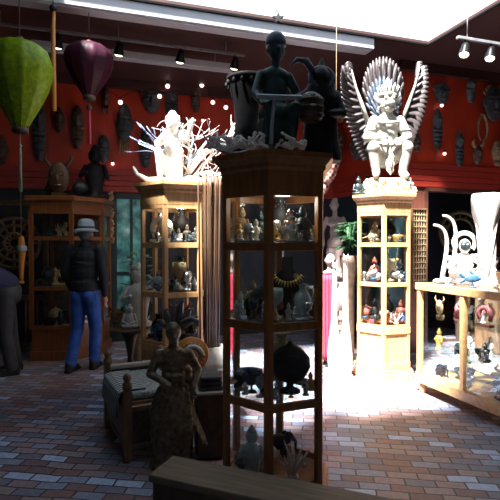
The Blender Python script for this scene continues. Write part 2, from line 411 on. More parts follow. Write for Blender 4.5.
# ------------------------------------------------------------------ hexagonal display cabinets
def hexpts(r, a0=0): return [(r * cos(a0 + k * pi / 3), r * sin(a0 + k * pi / 3)) for k in range(6)]
def make_cabinet(name, label, loc, rotz, R_, H, rails, solid, wd, group, puck=None):
    """hexagon with a corner pointing to local -Y; rails = heights of shelf rails; solid = top of the closed base"""
    t = thing(name, label, 'display cabinet', loc, rotz, group)
    A0 = -pi / 2
    m = MB(); m.prism(hexpts(R_ + .045, A0), 0, .075); m.prism(hexpts(R_ + .025, A0), .075, .105); m.build('plinth', wd, t, bevel=.006)
    lo = .105
    if solid > .2:
        m = MB(); m.prism(hexpts(R_ - .012, A0), lo, solid)
        m.build('base_panel', wd, t)
        hp = hexpts(R_ - .004, A0)
        for z in (lo + .04, solid - .04):
            m = MB()
            for k in range(6):
                a, b = Vector((*hp[k], 0)), Vector((*hp[(k + 1) % 6], 0)); m.beam(a + Vector((0, 0, z)), b + Vector((0, 0, z)), .02, .07)
            m.build('base_moulding', wd, t, bevel=.003)
    hp = hexpts(R_, A0)
    for k in range(6):
        m = MB(); x, y = hp[k]; a = A0 + k * pi / 3
        # post: kite section
        q = []
        for da, rr in ((0, R_), (.085, R_ - .012), (.06, R_ - .04), (-.06, R_ - .04), (-.085, R_ - .012)): q.append((rr * cos(a + da), rr * sin(a + da)))
        m.prism(q, lo, H - .20); m.build('post', wd, t)
    zs = ([solid] if solid > .2 else [.14]) + list(rails) + [H - .215]
    for i, z in enumerate(zs):
        m = MB(); hq = hexpts(R_ - .012, A0)
        for k in range(6):
            a, b = Vector((*hq[k], z)), Vector((*hq[(k + 1) % 6], z)); m.beam(a, b, .026, .046)
        m.build('rail', wd, t, bevel=.003)
    for z in rails:
        m = MB(); m.prism(hexpts(R_ - .03, A0), z + .024, z + .032); m.build('shelf', glass_sh, t)
    if solid <= .2:
        m = MB(); m.prism(hexpts(R_ - .02, A0), .105, .125); m.build('floor_board', wd, t)
    hq = hexpts(R_ - .022, A0)
    for i in range(len(zs) - 1):
        for k in range(6):
            a, b = Vector((*hq[k], 0)), Vector((*hq[(k + 1) % 6], 0)); d = (b - a) * .05; a += d; b -= d
            zc = (zs[i] + zs[i + 1]) / 2; h = zs[i + 1] - zs[i] - .05
            m = MB(); m.beam(a + Vector((0, 0, zc)), b + Vector((0, 0, zc)), .004, h); m.build('glass_pane', glass, t)
    m = MB(); prof = [(R_ - .01, H - .20), (R_ + .005, H - .20), (R_ + .005, H - .10), (R_ + .02, H - .085), (R_ + .02, H - .065), (R_ + .055, H - .03), (R_ + .065, H - .03), (R_ + .065, H)]
    vs = []; fs = []
    for r, z in prof: vs += [(x, y, z) for x, y in hexpts(r, A0)]
    for j in range(len(prof) - 1):
        for k in range(6): fs.append((j * 6 + k, j * 6 + (k + 1) % 6, j * 6 + 6 + (k + 1) % 6, j * 6 + 6 + k))
    fs.append(tuple(range(len(vs) - 6, len(vs)))); fs.append(tuple(reversed(range(6))))
    m.add(vs, fs, False); m.build('cornice', wd, t)
    if puck:
        m = MB(); m.lathe([(.045, -.02), (.05, -.015), (.05, 0)], 20, (puck[0], puck[1], H - .201)); l = m.build('puck_lamp', puckm, t, bevel=.002)
        ld = bpy.data.lights.new('puck_light', 'POINT'); ld.energy = 2.6; ld.color = (1, .93, .78); ld.shadow_soft_size = .04
        lo_ = bpy.data.objects.new('puck_light', ld); SC.collection.objects.link(lo_); lo_.parent = t; lo_.location = (puck[0], puck[1], H - .26)
    m = MB(); x = R_ * cos(radians(-62)) * .93; y = R_ * sin(radians(-62)) * .93
    m.ell((x, y, rails[-1] - .16), .014); m.build('knob', gold, t)
    return t
RAILS = (.60, 1.04, 1.48)
CR = .33; CH = 2.04; CHF = 1.995
CABF = Vector((.15, 2.90, 0)); CABL = Vector((-.69, 4.5, 0)); CABR = Vector((1.54, 5.55, 0))
RZF, RZL, RZR = radians(-9), radians(-9), radians(-14)
cabF = make_cabinet('display_cabinet', 'tall six-sided glazed display cabinet standing nearest, in shade behind the plank bench', CABF, RZF, CR, CHF, RAILS, 0, wood_shaded, 'six-sided glazed cabinets', (.06, -.10))
cabL = make_cabinet('display_cabinet', 'tall six-sided glazed cabinet with the white tangled root carving on top', CABL, RZL, CR, CH, RAILS[1:], .60, wood_sunlit, 'six-sided glazed cabinets', (.08, -.12))
cabR = make_cabinet('display_cabinet', 'tall six-sided glazed cabinet carrying the winged stone figure', CABR, RZR, CR, CH, RAILS[1:], .57, wood_sunlit, 'six-sided glazed cabinets')

# ------------------------------------------------------------------ trinkets on the shelves
def k_figure(m):
    m.lathe([(.2, 0), (.22, .06), (.13, .1), (.16, .3), (.2, .5), (.17, .62), (.07, .7)], 12)
    m.ell((0, 0, .82), (.12, .12, .14)); m.caps((.17, 0, .62), (.26, -.08, .4), .05, .04, 6); m.caps((-.17, 0, .62), (-.24, -.1, .44), .05, .04, 6)
    m.caps((-.24, -.1, .44), (-.1, -.18, .5), .04, .035, 6); m.lathe([(.1, .9), (.06, .98), (.01, 1.05)], 8)
def k_seated(m):
    m.ell((0, 0, .12), (.34, .28, .13)); m.ell((0, .02, .4), (.2, .16, .28)); m.ell((0, 0, .78), (.13, .13, .16)); m.ell((0, 0, .95), (.06, .06, .07))
    for s in (-1, 1): m.caps((s * .2, 0, .56), (s * .28, -.08, .3), .06, .05, 6); m.caps((s * .28, -.08, .3), (s * .08, -.22, .24), .05, .04, 6)
def k_vase(m): m.lathe([(.16, 0), (.18, .04), (.1, .1), (.24, .34), (.28, .5), (.2, .7), (.09, .82), (.12, .96), (.17, 1.0), (.13, .98)], 18)
def k_goblet(m): m.lathe([(.22, 0), (.22, .05), (.06, .12), (.05, .4), (.2, .52), (.27, .75), (.25, 1.0), (.22, .98), (.2, .7), (.02, .56)], 18)
def k_bowl(m): m.lathe([(.2, 0), (.22, .05), (.42, .3), (.5, .5), (.46, .5), (.36, .3), (.02, .1)], 20)
def k_arch(m):
    m.torus((0, 0, .5), .34, .1, (pi / 2, 0, 0), 20, 8, radians(-35), radians(215)); m.box((0, 0, .05), (.8, .3, .1)); m.ell((0, 0, .62), (.1, .08, .12))
def k_bird(m):
    m.ell((0, 0, .34), (.36, .17, .2), (0, -.3, 0)); m.ell((.3, 0, .62), (.11, .1, .11)); m.caps((.22, 0, .42), (.29, 0, .6), .1, .07, 8)
    m.caps((.38, 0, .62), (.54, 0, .57), .04, .01, 6); m.blade((-.2, 0, .36), (-.66, 0, .2), .26, .06, (0, 1, 0)); m.caps((.03, .05, .2), (.03, .05, .02), .03, .03, 6); m.caps((.03, -.05, .2), (.03, -.05, .02), .03, .03, 6)
    m.lathe([(.2, 0), (.2, .04)], 12)
def k_shell(m):
    pts = []; rr = []
    for i in range(34):
        a = i * .42; r = .40 * math.exp(-a * .14); pts.append((r * cos(a), r * sin(a) * .6, .3 + .030 * i * .9)); rr.append(r * .62)
    m.tube(pts, rr, 10)
def k_mask(m):
    m.ell((0, 0, .52), (.28, .1, .42)); m.ell((0, -.1, .5), (.05, .07, .12)); m.torus((.11, -.085, .62), .06, .02, (pi / 2, 0, 0), 10, 5); m.torus((-.11, -.085, .62), .06, .02, (pi / 2, 0, 0), 10, 5)
    m.ell((0, -.09, .3), (.12, .04, .04)); m.tube([(.2, 0, .8), (.36, 0, 1.0), (.3, 0, 1.15)], [.06, .04, .01], 6); m.tube([(-.2, 0, .8), (-.36, 0, 1.0), (-.3, 0, 1.15)], [.06, .04, .01], 6); m.box((0, .05, .06), (.3, .3, .12))
def k_globe(m): m.lathe([(.22, 0), (.22, .05), (.08, .12), (.08, .2), (.3, .3), (.44, .55), (.42, .75), (.25, .95), (.08, 1.02), (.03, 1.1)], 22)
def k_fish(m):
    m.ell((0, 0, .45), (.44, .1, .2)); m.blade((-.36, 0, .45), (-.66, 0, .7), .2, .05, (1, 0, 1)); m.blade((-.36, 0, .45), (-.66, 0, .22), .2, .05, (1, 0, -1)); m.blade((.05, 0, .58), (-.15, 0, .86), .2, .04, (1, 0, 0)); m.caps((0, 0, .3), (0, 0, .05), .03, .04, 6); m.lathe([(.2, 0), (.16, .06)], 12); m.ell((.34, 0, .48), (.05, .12, .05))
def k_branch(m):
    r = random.Random(5)
    for i in range(16):
        a = r.uniform(0, 2 * pi); l = r.uniform(.4, .9); t = r.uniform(.2, .5)
        p1 = Vector((cos(a) * t * .4, sin(a) * t * .4, l * .5)); p2 = Vector((cos(a + .4) * t, sin(a + .4) * t, l)); m.tube([(0, 0, 0), p1, p2], [.06, .04, .015], 6)
    m.ell((0, 0, .05), (.2, .2, .08))
def k_elephant(m):
    m.ell((0, 0, .5), (.36, .2, .25)); m.ell((.38, 0, .62), (.17, .15, .17)); m.tube([(.5, 0, .6), (.62, 0, .45), (.6, 0, .2), (.68, 0, .12)], [.07, .055, .04, .03], 8)
    for sx in (-.22, .2):
        for sy in (-.11, .11): m.caps((sx, sy, .4), (sx, sy, .07), .085, .08, 8)
    for s in (-1, 1): m.ell((.3, s * .16, .62), (.12, .03, .16)); m.tube([(.48, s * .08, .54), (.6, s * .1, .46)], [.025, .01], 6)
def k_dishes(m):
    for i in range(4): m.lathe([(.3 - .03 * i, i * .09), (.45 - .05 * i, i * .09 + .08), (.42 - .05 * i, i * .09 + .085), (.05, i * .09 + .03)], 18)
KIND = dict(figurine=(k_figure, 'slim standing figurine', 'figurine'), seated_figurine=(k_seated, 'cross-legged seated figurine', 'figurine'), vase=(k_vase, 'narrow-necked vase', 'vase'),
    goblet=(k_goblet, 'footed goblet', 'goblet'), bowl=(k_bowl, 'open bowl', 'bowl'), arch_carving=(k_arch, 'horseshoe-arched carving', 'carving'), bird_figurine=(k_bird, 'little carved bird', 'figurine'),
    seashell=(k_shell, 'spiral seashell', 'shell'), carved_mask=(k_mask, 'small horned mask on a stand', 'mask'), lidded_jar=(k_globe, 'round lidded jar', 'jar'), fish_carving=(k_fish, 'carved fish on a stand', 'figurine'),
    coral=(k_branch, 'branching coral', 'coral'), elephant_figurine=(k_elephant, 'little elephant', 'figurine'), dish_stack=(k_dishes, 'nested stack of dishes', 'dishes'))
SHORT = dict(carved_mask='horned mask', seated_figurine='seated figurine', fish_carving='carved fish', bird_figurine='carved bird')
_kc = {}
def trinket(kind, mt, mname, loc, h, rz, where, group):
    key = (kind, mt.name)
    if key not in _kc:
        m = MB(); KIND[kind][0](m); _kc[key] = m.mesh(kind, mt)
    o = bpy.data.objects.new(kind, _kc[key]); SC.collection.objects.link(o)
    o.location = loc; o.scale = (h, h, h); o.rotation_euler = (0, 0, rz)
    return tag(o, mname + ' ' + SHORT.get(kind, KIND[kind][1]) + ' ' + where, KIND[kind][2], group)
COLS = dict(silver=silver, white=bleach, blue=blueg, tan=tan, gold=gold, pink=pinkm, bronze=bronze, black=blackm, red=rust, green=verdi)
RK = dict(figurine=.27, seated_figurine=.34, vase=.28, goblet=.27, bowl=.5, arch_carving=.42, bird_figurine=.5, seashell=.5, carved_mask=.36, lidded_jar=.44, fish_carving=.5, coral=.5, elephant_figurine=.5, dish_stack=.45)
COLS['pale blue'] = palebl; COLS['grey'] = stone
def fill(cab, rz, z, items, where, group):
    done = []
    for (x, y, kind, col, h, r) in items:
        c, s = cos(rz), sin(rz); rk = RK.get(kind, .34)
        h = min(h, max(.05, (.268 - math.hypot(x, y)) / rk))
        for (x2, y2, r2) in done: h = min(h, max(.05, (math.hypot(x - x2, y - y2) - r2) / rk))
        done.append((x, y, rk * h))
        trinket(kind, COLS[col], col, cab + Vector((x * c - y * s, x * s + y * c, z)), h, rz + r, where, group)
g = 'curios in the nearest cabinet'
SF = .0325
# nearest cabinet, top shelf
top = 'on the top shelf of the nearest cabinet'
it = [(.10, -.17, 'figurine', 'silver', .17, 0), (.17, -.10, 'figurine', 'bronze', .21, .3), (.03, -.18, 'seated_figurine', 'gold', .10, 0), (-.02, -.24, 'figurine', 'tan', .11, .4),
      (.10, -.04, 'carved_mask', 'gold', .20, .3), (.17, .02, 'figurine', 'pale blue', .19, 0), (.01, -.08, 'goblet', 'silver', .12, 0), (.03, .06, 'vase', 'black', .26, 0), (.13, .12, 'lidded_jar', 'bronze', .20, 0),
      (-.09, -.17, 'figurine', 'grey', .12, .3), (-.16, -.12, 'bird_figurine', 'tan', .12, -.6), (-.08, -.06, 'figurine', 'green', .24, 0), (-.2, -.02, 'figurine', 'tan', .27, 0), (-.13, .07, 'arch_carving', 'black', .28, 0), (-.03, .17, 'seated_figurine', 'bronze', .2, 0)]
fill(CABF, RZF, 1.48 + SF, it, top, g)
sec = 'on the second shelf of the nearest cabinet'
it = [(.02, -.16, 'goblet', 'pale blue', .17, 0), (.17, -.07, 'vase', 'pale blue', .19, 0), (-.04, -.22, 'bird_figurine', 'bronze', .09, .2), (.09, -.18, 'dish_stack', 'silver', .09, 0), (.19, .04, 'goblet', 'silver', .17, 0),
      (-.12, -.14, 'elephant_figurine', 'black', .15, -.4), (-.2, -.05, 'seated_figurine', 'grey', .17, 0), (-.08, .0, 'lidded_jar', 'green', .24, 0), (-.15, .1, 'figurine', 'tan', .28, 0), (0, .18, 'bowl', 'red', .16, 0)]
fill(CABF, RZF, 1.04 + SF, it, sec, g)
thd = 'on the third shelf of the nearest cabinet'
it = [(.10, -.10, 'lidded_jar', 'black', .27, 0), (-.02, -.22, 'bowl', 'black', .10, 0), (.19, -.03, 'coral', 'white', .10, 0), (-.12, -.14, 'fish_carving', 'bronze', .2, .5), (-.16, .02, 'bowl', 'blue', .2, 0), (-.05, -.02, 'carved_mask', 'black', .30, 0), (.03, .15, 'vase', 'tan', .3, 0)]
fill(CABF, RZF, .60 + SF, it, thd, g)
bot = 'on the bottom board of the nearest cabinet'
it = [(.11, -.10, 'coral', 'grey', .22, 0), (.02, -.19, 'coral', 'tan', .18, 1), (-.12, -.13, 'figurine', 'pale blue', .3, 0), (-.2, -.02, 'bowl', 'bronze', .2, 0), (-.05, 0, 'lidded_jar', 'grey', .34, 0), (.16, .03, 'seashell', 'grey', .20, 0), (.0, .16, 'elephant_figurine', 'black', .26, .4)]
fill(CABF, RZF, .126, it, bot, g)
for z, n0, wh, hh in ((1.48, 13, top, .10), (1.04, 9, sec, .11), (.60, 7, thd, .11)):
    ex = []
    for i in range(n0):
        a_ = radians(-150 + 135 * i / (n0 - 1)); q_ = .225 + .018 * (i % 2)
        ex.append((q_ * cos(a_), q_ * sin(a_), ('figurine', 'seated_figurine', 'goblet', 'figurine', 'bird_figurine')[i % 5], ('silver', 'gold', 'white', 'pale blue', 'silver', 'bronze')[(i + n0) % 6], hh, a_))
    fill(CABF, RZF, z + SF, ex, wh, 'small pieces along the shelf fronts of the nearest cabinet')
for cab_, rz_, nm_ in ((CABL, RZL, 'under the root carving'), (CABR, RZR, 'under the winged figure')):
    for z, wn, n0 in ((1.48, 'top shelf', 9), (1.04, 'middle shelf', 9), (.59, 'lowest shelf', 8)):
        ex = []
        for i in range(n0):
            a_ = radians(-155 + 150 * i / (n0 - 1)); q_ = .232 - .10 * (i % 2)
            ex.append((q_ * cos(a_), q_ * sin(a_), ('goblet', 'figurine', 'bowl', 'seated_figurine', 'vase')[(i + int(z * 5)) % 5], ('black', 'bronze', 'tan', 'silver', 'red', 'blue')[(i + int(z * 9)) % 6], .10 if i % 2 == 0 else .26, a_))
        fill(cab_, rz_, z + SF, ex, 'in a row on the ' + wn + ' ' + nm_, 'small pieces ' + nm_)
# necklace of teeth on a dark bust, nearest cabinet second shelf
c, s = cos(RZF), sin(RZF)
t = thing('necklace_bust', 'dark neck bust wearing a fan of yellow teeth in the nearest cabinet', 'jewellery display', CABF + Vector((.08 * c + .03 * s, .08 * s - .03 * c, 1.04 + SF)), RZF + .1)
m = MB(); m.lathe([(.07, 0), (.07, .02), (.025, .04), (.03, .12), (.10, .17), (.09, .22), (.035, .27), (.035, .34), (.02, .35)], 20, sq=(1, .5)); m.build('bust', blackm, t)
m = MB()
for i in range(13):
    a = radians(200 + i * 140 / 12); q = Vector((cos(a) * .075, -.06 - .012 * sin(-a), .26 + sin(a) * .055)); m.tube([q, q + Vector((cos(a) * .026, -.004, sin(a) * .036))], [.0065, .002], 6)
m.build('tooth_necklace', gold, t)

g = 'curios in the cabinet under the root carving'
fill(CABL, RZL, 1.48 + SF, [(.14, -.12, 'figurine', 'white', .15, 0), (.08, -.18, 'seated_figurine', 'white', .12, 0), (.20, -.04, 'seated_figurine', 'pale blue', .14, 0), (.02, -.22, 'bird_figurine', 'white', .12, 0), (-.1, -.13, 'arch_carving', 'white', .26, 0), (-.19, -.03, 'fish_carving', 'blue', .2, 0), (.05, .02, 'vase', 'black', .3, 0), (-.02, .15, 'lidded_jar', 'grey', .28, 0)], 'on the top shelf under the root carving', g)
fill(CABL, RZL, 1.04 + SF, [(.14, -.12, 'goblet', 'silver', .17, 0), (.06, -.19, 'seashell', 'white', .09, 0), (.2, -.03, 'coral', 'white', .16, 0), (-.11, -.13, 'fish_carving', 'pale blue', .2, .3), (-.19, -.01, 'elephant_figurine', 'blue', .2, 0), (.03, -.02, 'bowl', 'black', .28, 0), (0, .15, 'vase', 'bronze', .3, 0)], 'on the middle shelf under the root carving', g)
fill(CABL, RZL, .62, [(.13, -.13, 'seated_figurine', 'black', .26, 0), (.02, -.21, 'bird_figurine', 'blue', .14, 0), (.2, 0, 'bowl', 'pink', .16, 0), (-.12, -.12, 'elephant_figurine', 'blue', .24, .4), (-.19, .02, 'vase', 'black', .3, 0), (0, .1, 'carved_mask', 'red', .3, 0)], 'on the lowest shelf under the root carving', g)
g = 'curios in the cabinet under the winged figure'
fill(CABR, RZR, 1.48 + SF, [(.14, -.12, 'bowl', 'gold', .16, 0), (.03, -.2, 'bowl', 'tan', .14, 0), (.2, -.02, 'fish_carving', 'red', .2, 0), (-.11, -.13, 'bird_figurine', 'tan', .2, 0), (-.19, -.02, 'seated_figurine', 'red', .2, 0), (.04, .03, 'lidded_jar', 'black', .3, 0)], 'on the top shelf under the winged figure', g)
fill(CABR, RZR, 1.04 + SF, [(.14, -.12, 'seashell', 'white', .14, 0), (.04, -.21, 'dish_stack', 'white', .12, 0), (.2, 0, 'seated_figurine', 'black', .22, 0), (-.11, -.14, 'seashell', 'grey', .16, 0), (-.19, -.02, 'bowl', 'white', .2, 0), (.03, .04, 'vase', 'blue', .3, 0)], 'on the middle shelf under the winged figure', g)
fill(CABR, RZR, .59, [(.14, -.13, 'coral', 'white', .15, 0), (.04, -.21, 'bird_figurine', 'red', .14, 0), (.2, 0, 'figurine', 'red', .26, 0), (-.11, -.14, 'dish_stack', 'pink', .14, 0), (-.19, 0, 'lidded_jar', 'red', .24, 0), (-.02, -.02, 'elephant_figurine', 'tan', .24, 0), (.05, .14, 'vase', 'black', .3, 0)], 'on the lowest shelf under the winged figure', g)

# ------------------------------------------------------------------ winged stone figure on the right cabinet
def winged():
    t = thing('winged_statue', 'pale stone winged guardian figure with a fanned crest on the right cabinet', 'statue', CABR + Vector((.03, -.02, CH)), 0)
    # carved plinth block
    m = MB(); m.box((0, 0, .09), (.40, .34, .16)); m.box((0, 0, .015), (.44, .36, .03))
    r = random.Random(3)
    for k in range(26):
        a = r.choice((0, 1, 2)); z = r.uniform(.04, .15)
        p = (r.uniform(-.18, .18), -.17, z) if a < 2 else (r.choice((-.2, .2)), r.uniform(-.15, .15), z)
        m.ell(p, (.03, .025, .022), (r.random(), r.random(), r.random()), 8, 5)
    m.v = [Vector((p.x * 1.15, p.y, p.z * 1.1)) for p in m.v]; m.build('carved_base', ivory, t, voxel=.007, smooth=1)
    b = MB(); zb = .17
    b.ell((0, .04, zb + .20), (.12, .10, .10)); b.ell((0, .02, zb + .36), (.12, .09, .17)); b.ell((0, .0, zb + .48), (.135, .085, .09))
    for s in (-1, 1):
        b.caps((s * .07, 0, zb + .20), (s * .165, -.12, zb + .25), .075, .06); b.caps((s * .165, -.12, zb + .25), (s * .13, -.10, zb + .05), .056, .042)
        b.caps((s * .13, -.10, zb + .04), (s * .15, -.16, zb + .015), .035, .028)
        b.ell((s * .165, -.13, zb + .255), .058)
        b.caps((s * .13, 0, zb + .50), (s * .20, -.03, zb + .36), .055, .046); b.caps((s * .20, -.03, zb + .36), (s * .075, -.14, zb + (.30 if s > 0 else .34)), .042, .032)
        b.ell((s * .065, -.15, zb + (.30 if s > 0 else .34)), (.04, .03, .035))
        for k in range(4): b.caps((s * (.05 + .015 * k), -.165, zb + .31), (s * (.045 + .014 * k), -.175, zb + .27), .010, .008, 6)
        b.torus((s * .175, -.02, zb + .42), .05, .012, (0, 0, 0), 14, 6)
    b.caps((0, 0, zb + .52), (0, -.03, zb + .60), .06, .055); b.ell((0, -.03, zb + .655), (.085, .085, .095))
    # snout, brows, fangs, eyes, ears
    b.ell((0, -.11, zb + .63), (.05, .06, .035)); b.ell((0, -.145, zb + .645), (.022, .025, .02)); b.ell((0, -.10, zb + .59), (.045, .045, .022))
    for s in (-1, 1):
        b.ell((s * .035, -.105, zb + .685), (.02, .018, .018)); b.ell((s * .038, -.10, zb + .71), (.032, .02, .012)); b.tube([(s * .08, -.03, zb + .66), (s * .12, -.02, zb + .70), (s * .125, -.02, zb + .75)], [.028, .02, .006], 8)
        b.tube([(s * .025, -.13, zb + .60), (s * .03, -.14, zb + .575)], [.008, .003], 6)
        b.torus((s * .095, -.02, zb + .60), .022, .008, (0, pi / 2, 0), 12, 6)
    b.torus((0, -.02, zb + .50), .10, .016, (.3, 0, 0), 20, 6); b.torus((0, 0, zb + .28), .118, .02, (0, 0, 0), 22, 6)
    b.blade((0, -.10, zb + .27), (0, -.13, zb + .02), .10, .03, (1, 0, 0)); b.blade((0, -.12, zb + .25), (0, -.15, zb + .08), .05, .03, (1, 0, 0))
    SB_ = Vector((1.15, 1.15, 1.32)); b.v = [Vector((p.x * SB_.x, p.y * SB_.y, .19 + (p.z - zb) * SB_.z)) for p in b.v]
    b.build('body', stone_wh, t, voxel=.0085, smooth=2)
    m = MB(); m.lathe([(.088, 0), (.095, .025), (.075, .05), (.07, .075), (.045, .10), (.03, .135), (.012, .165)], 18, (0, -.03, zb + .70))
    for k in range(9):
        a = radians(180 + k * 22.5); m.blade((cos(a) * .08, -.03 + sin(a) * .08, zb + .71), (cos(a) * .11, -.03 + sin(a) * .11, zb + .79), .035, .014, (-sin(a), cos(a), 0))
    m.v = [Vector((p.x * SB_.x, p.y * SB_.y, .19 + (p.z - zb) * SB_.z)) for p in m.v]
    m.build('crown', stone_wh, t)
    # crest: a tall brown-grey fan with two lower blue-grey tiers before it
    for nm, mt_, tiers in (('upper_crest', greybrn, ((19, .80, .10, .13, 40),)), ('lower_crest', greyblue, ((15, .56, .075, .10, 52), (13, .40, .06, .07, 62)))):
        m = MB(); c0 = Vector((0, 0, .86))
        for (n, ln, w, y, sp) in tiers:
            for k in range(n):
                f = -1 + 2 * k / (n - 1); a = radians(sp * f); l = ln * (1 - .30 * f * f)
                d = Vector((sin(a) * .68, 0, cos(a))); st = c0 + d * .05 + Vector((0, y, 0)); en = c0 + d * l + Vector((0, y + .03, 0))
                m.blade(st, en, w, .018, (cos(a), .25 * (-1) ** k, -sin(a)), n=8)
        m.build(nm, mt_, t)
    for s in (-1, 1):
        tip = Vector((s * .40, .10, 1.47)); pts = [Vector((s * .17, .09, .62)), Vector((s * .20, .10, .85)), Vector((s * .27, .10, 1.05)), Vector((s * .35, .10, 1.27)), tip]
        w = MB(); w.tube(pts, [.035, .034, .028, .02, .008], 8)
        for k in range(26):
            f = k / 25; g_ = f * 4; i_ = min(3, int(g_)); p = pts[i_].lerp(pts[i_ + 1], g_ - i_)
            a = radians(150 - 128 * f); d = Vector((s * sin(a) * .75, 0, cos(a))); L = .17 + .13 * sin(pi * (.15 + .75 * f))
            if f > .85: L *= .55
            w.blade(p + Vector((0, .01 + .006 * (k % 2), 0)), p + d * L, .11, .010, (cos(a), .3, -s * sin(a)), n=6)
            if k % 2 == 0: w.blade(p + Vector((0, -.014, 0)), p + Vector((0, -.02, 0)) + d * L * .55, .05, .018, (cos(a), .3, -s * sin(a)), n=5)
        w.build('wing', greybrn, t)
        e = MB(); e.tube([p + Vector((-s * .008, -.03, .004)) for p in pts[1:]], [.026, .022, .014, .006], 8); e.build('lit_wing_edge', stone_wh, t)  # pale strip: sunlight on the leading edge put into the colour
    return t
stone_wh = mat('sunlit_ivory_stone', (.36, .34, .30), .6, scale=20, var=.35, bump=.4)
winged()
# two attendants beside the winged figure
o = trinket('seated_figurine', bronze, 'dark blue', CABR + Vector((-.30, -.05, CH)), .22, 0, 'beside the left foot of the winged figure', None)
o = trinket('seated_figurine', bleach, 'white', CABR + Vector((.31, -.06, CH)), .17, 0, 'beside the right foot of the winged figure', None)

# ------------------------------------------------------------------ root carving on the left cabinet
def rootcarving():
    t = thing('root_carving', 'white tangled root carving with a crouched figure on the left glazed cabinet', 'carving', CABL + Vector((0, 0, CH)), 0)
    m = MB(); k = -1
    m.ell((-.02, 0, .02), (.22, .15, .035)); m.ell((.16, -.03, .02), (.16, .13, .04))
    # crouched figure
    m.ell((-.06, -.02, .12), (.10, .09, .08)); m.ell((-.04, -.02, .24), (.09, .08, .13)); m.ell((-.03, -.05, .40), (.07, .07, .085)); m.ell((-.03, -.11, .385), (.035, .03, .03))
    m.caps((-.10, -.03, .10), (-.17, -.14, .20), .05, .04); m.caps((-.17, -.14, .20), (-.15, -.12, .03), .038, .03)
    m.caps((0, -.03, .10), (.07, -.15, .19), .05, .04); m.caps((.07, -.15, .19), (.06, -.13, .03), .038, .03)
    m.caps((-.11, -.02, .32), (-.19, -.09, .26), .04, .032); m.caps((-.19, -.09, .26), (-.09, -.16, .30), .03, .024)
    m.caps((.04, -.02, .32), (.13, -.08, .30), .04, .03); m.caps((.13, -.08, .30), (.20, -.14, .40), .03, .022)
    for s in (-1, 1): m.ell((-.03 + s * .065, -.04, .42), (.02, .02, .035))
    m.v = [Vector((p.x * .85, p.y * .9, p.z * 1.42)) for p in m.v]; m.build('crouched_figure', bleach, t, voxel=.008, smooth=2)
    m = MB(); m.tube([(-.14, -.02, .05), (-.26, -.03, .045), (-.36, -.03, .10), (-.395, -.03, .17)], [.028, .026, .019, .008], 10); m.build('curved_tusk', bleach, t)
    r = random.Random(11); m = MB()
    def grow(p, d, L, rad, depth):
        pts = [p]; rr = [rad]; q = Vector(p); d = Vector(d).normalized()
        n = 5
        for i in range(n):
            d = (d + Vector((r.uniform(-.45, .45), r.uniform(-.45, .45), r.uniform(-.4, .4)))).normalized()
            q = q + d * (L / n)
            if q.z < .015: q.z = .015; d.z = abs(d.z)
            if q.z > .62: q.z = .62; d.z = -abs(d.z)
            pts.append(Vector(q)); rr.append(rad * (1 - .62 * (i + 1) / n))
        m.tube(pts, rr, 7)
        m.ell(pts[-1], rad * .8, None, 7, 5)
        if depth:
            for k in range(3):
                j = r.randint(1, n); dd = (d + Vector((r.uniform(-1, 1), r.uniform(-1, 1), r.uniform(-.8, .9)))).normalized(); grow(pts[j], dd, L * .55, rr[j] * .85, depth - 1)
    for i in range(6):
        grow((r.uniform(.05, .2), r.uniform(-.1, .06), .04), (r.uniform(.1, .9), r.uniform(-.5, .3), r.uniform(.3, 1)), r.uniform(.4, .6), r.uniform(.012, .018), 2)
    m.tube([(.1, 0, .1), (.24, -.08, .26), (.42, -.2, .36), (.6, -.34, .42), (.80, -.50, .44)], [.03, .028, .024, .02, .012], 8)
    for k in range(6):  # long limb reaching right
        grow((.26 + .10 * k, -.10 - .075 * k, .30 + .025 * k), (.75, -.3, r.uniform(-.2, .5)), .20, .016, 1)
    for k in range(5):
        grow((-.02, .02, .30), (r.uniform(-.5, .7), .2, 1), .42, .011, 1)
    m.build('root_tangle', bleach, t)
    m = MB()
    grow2 = [((.08, .02, .2), (.16, .02, .42), (.13, .03, .56), (.09, .03, .64)), ((.1, 0, .2), (.24, .02, .36), (.30, .02, .44)), ((-.05, .02, .2), (-.22, .04, .34), (-.36, .04, .40))]
    for q in grow2: m.tube([Vector(p) for p in q], [.012, .010, .006, .003][:len(q)], 6)
    m.build('twig', palebl, t)
    m = MB()
    for k in range(16):
        a = Vector((-.10 - .02 * (k % 4), .04, .30)); b = Vector((-.42 + .035 * (k % 8) + .01 * k, .05 + .01 * (k % 3), .32 + .022 * (k * 5 % 12))); m.tube([a, a.lerp(b, .6) + Vector((0, 0, .02)), b], [.004, .003, .002], 5); m.blade(b, b + (b - a).normalized() * .09, .035, .006, (0, 1, .6))
    m.build('leafy_spray', mat('blue_grey_leaf', (.13, .17, .27), .5, scale=8), t)
rootcarving()
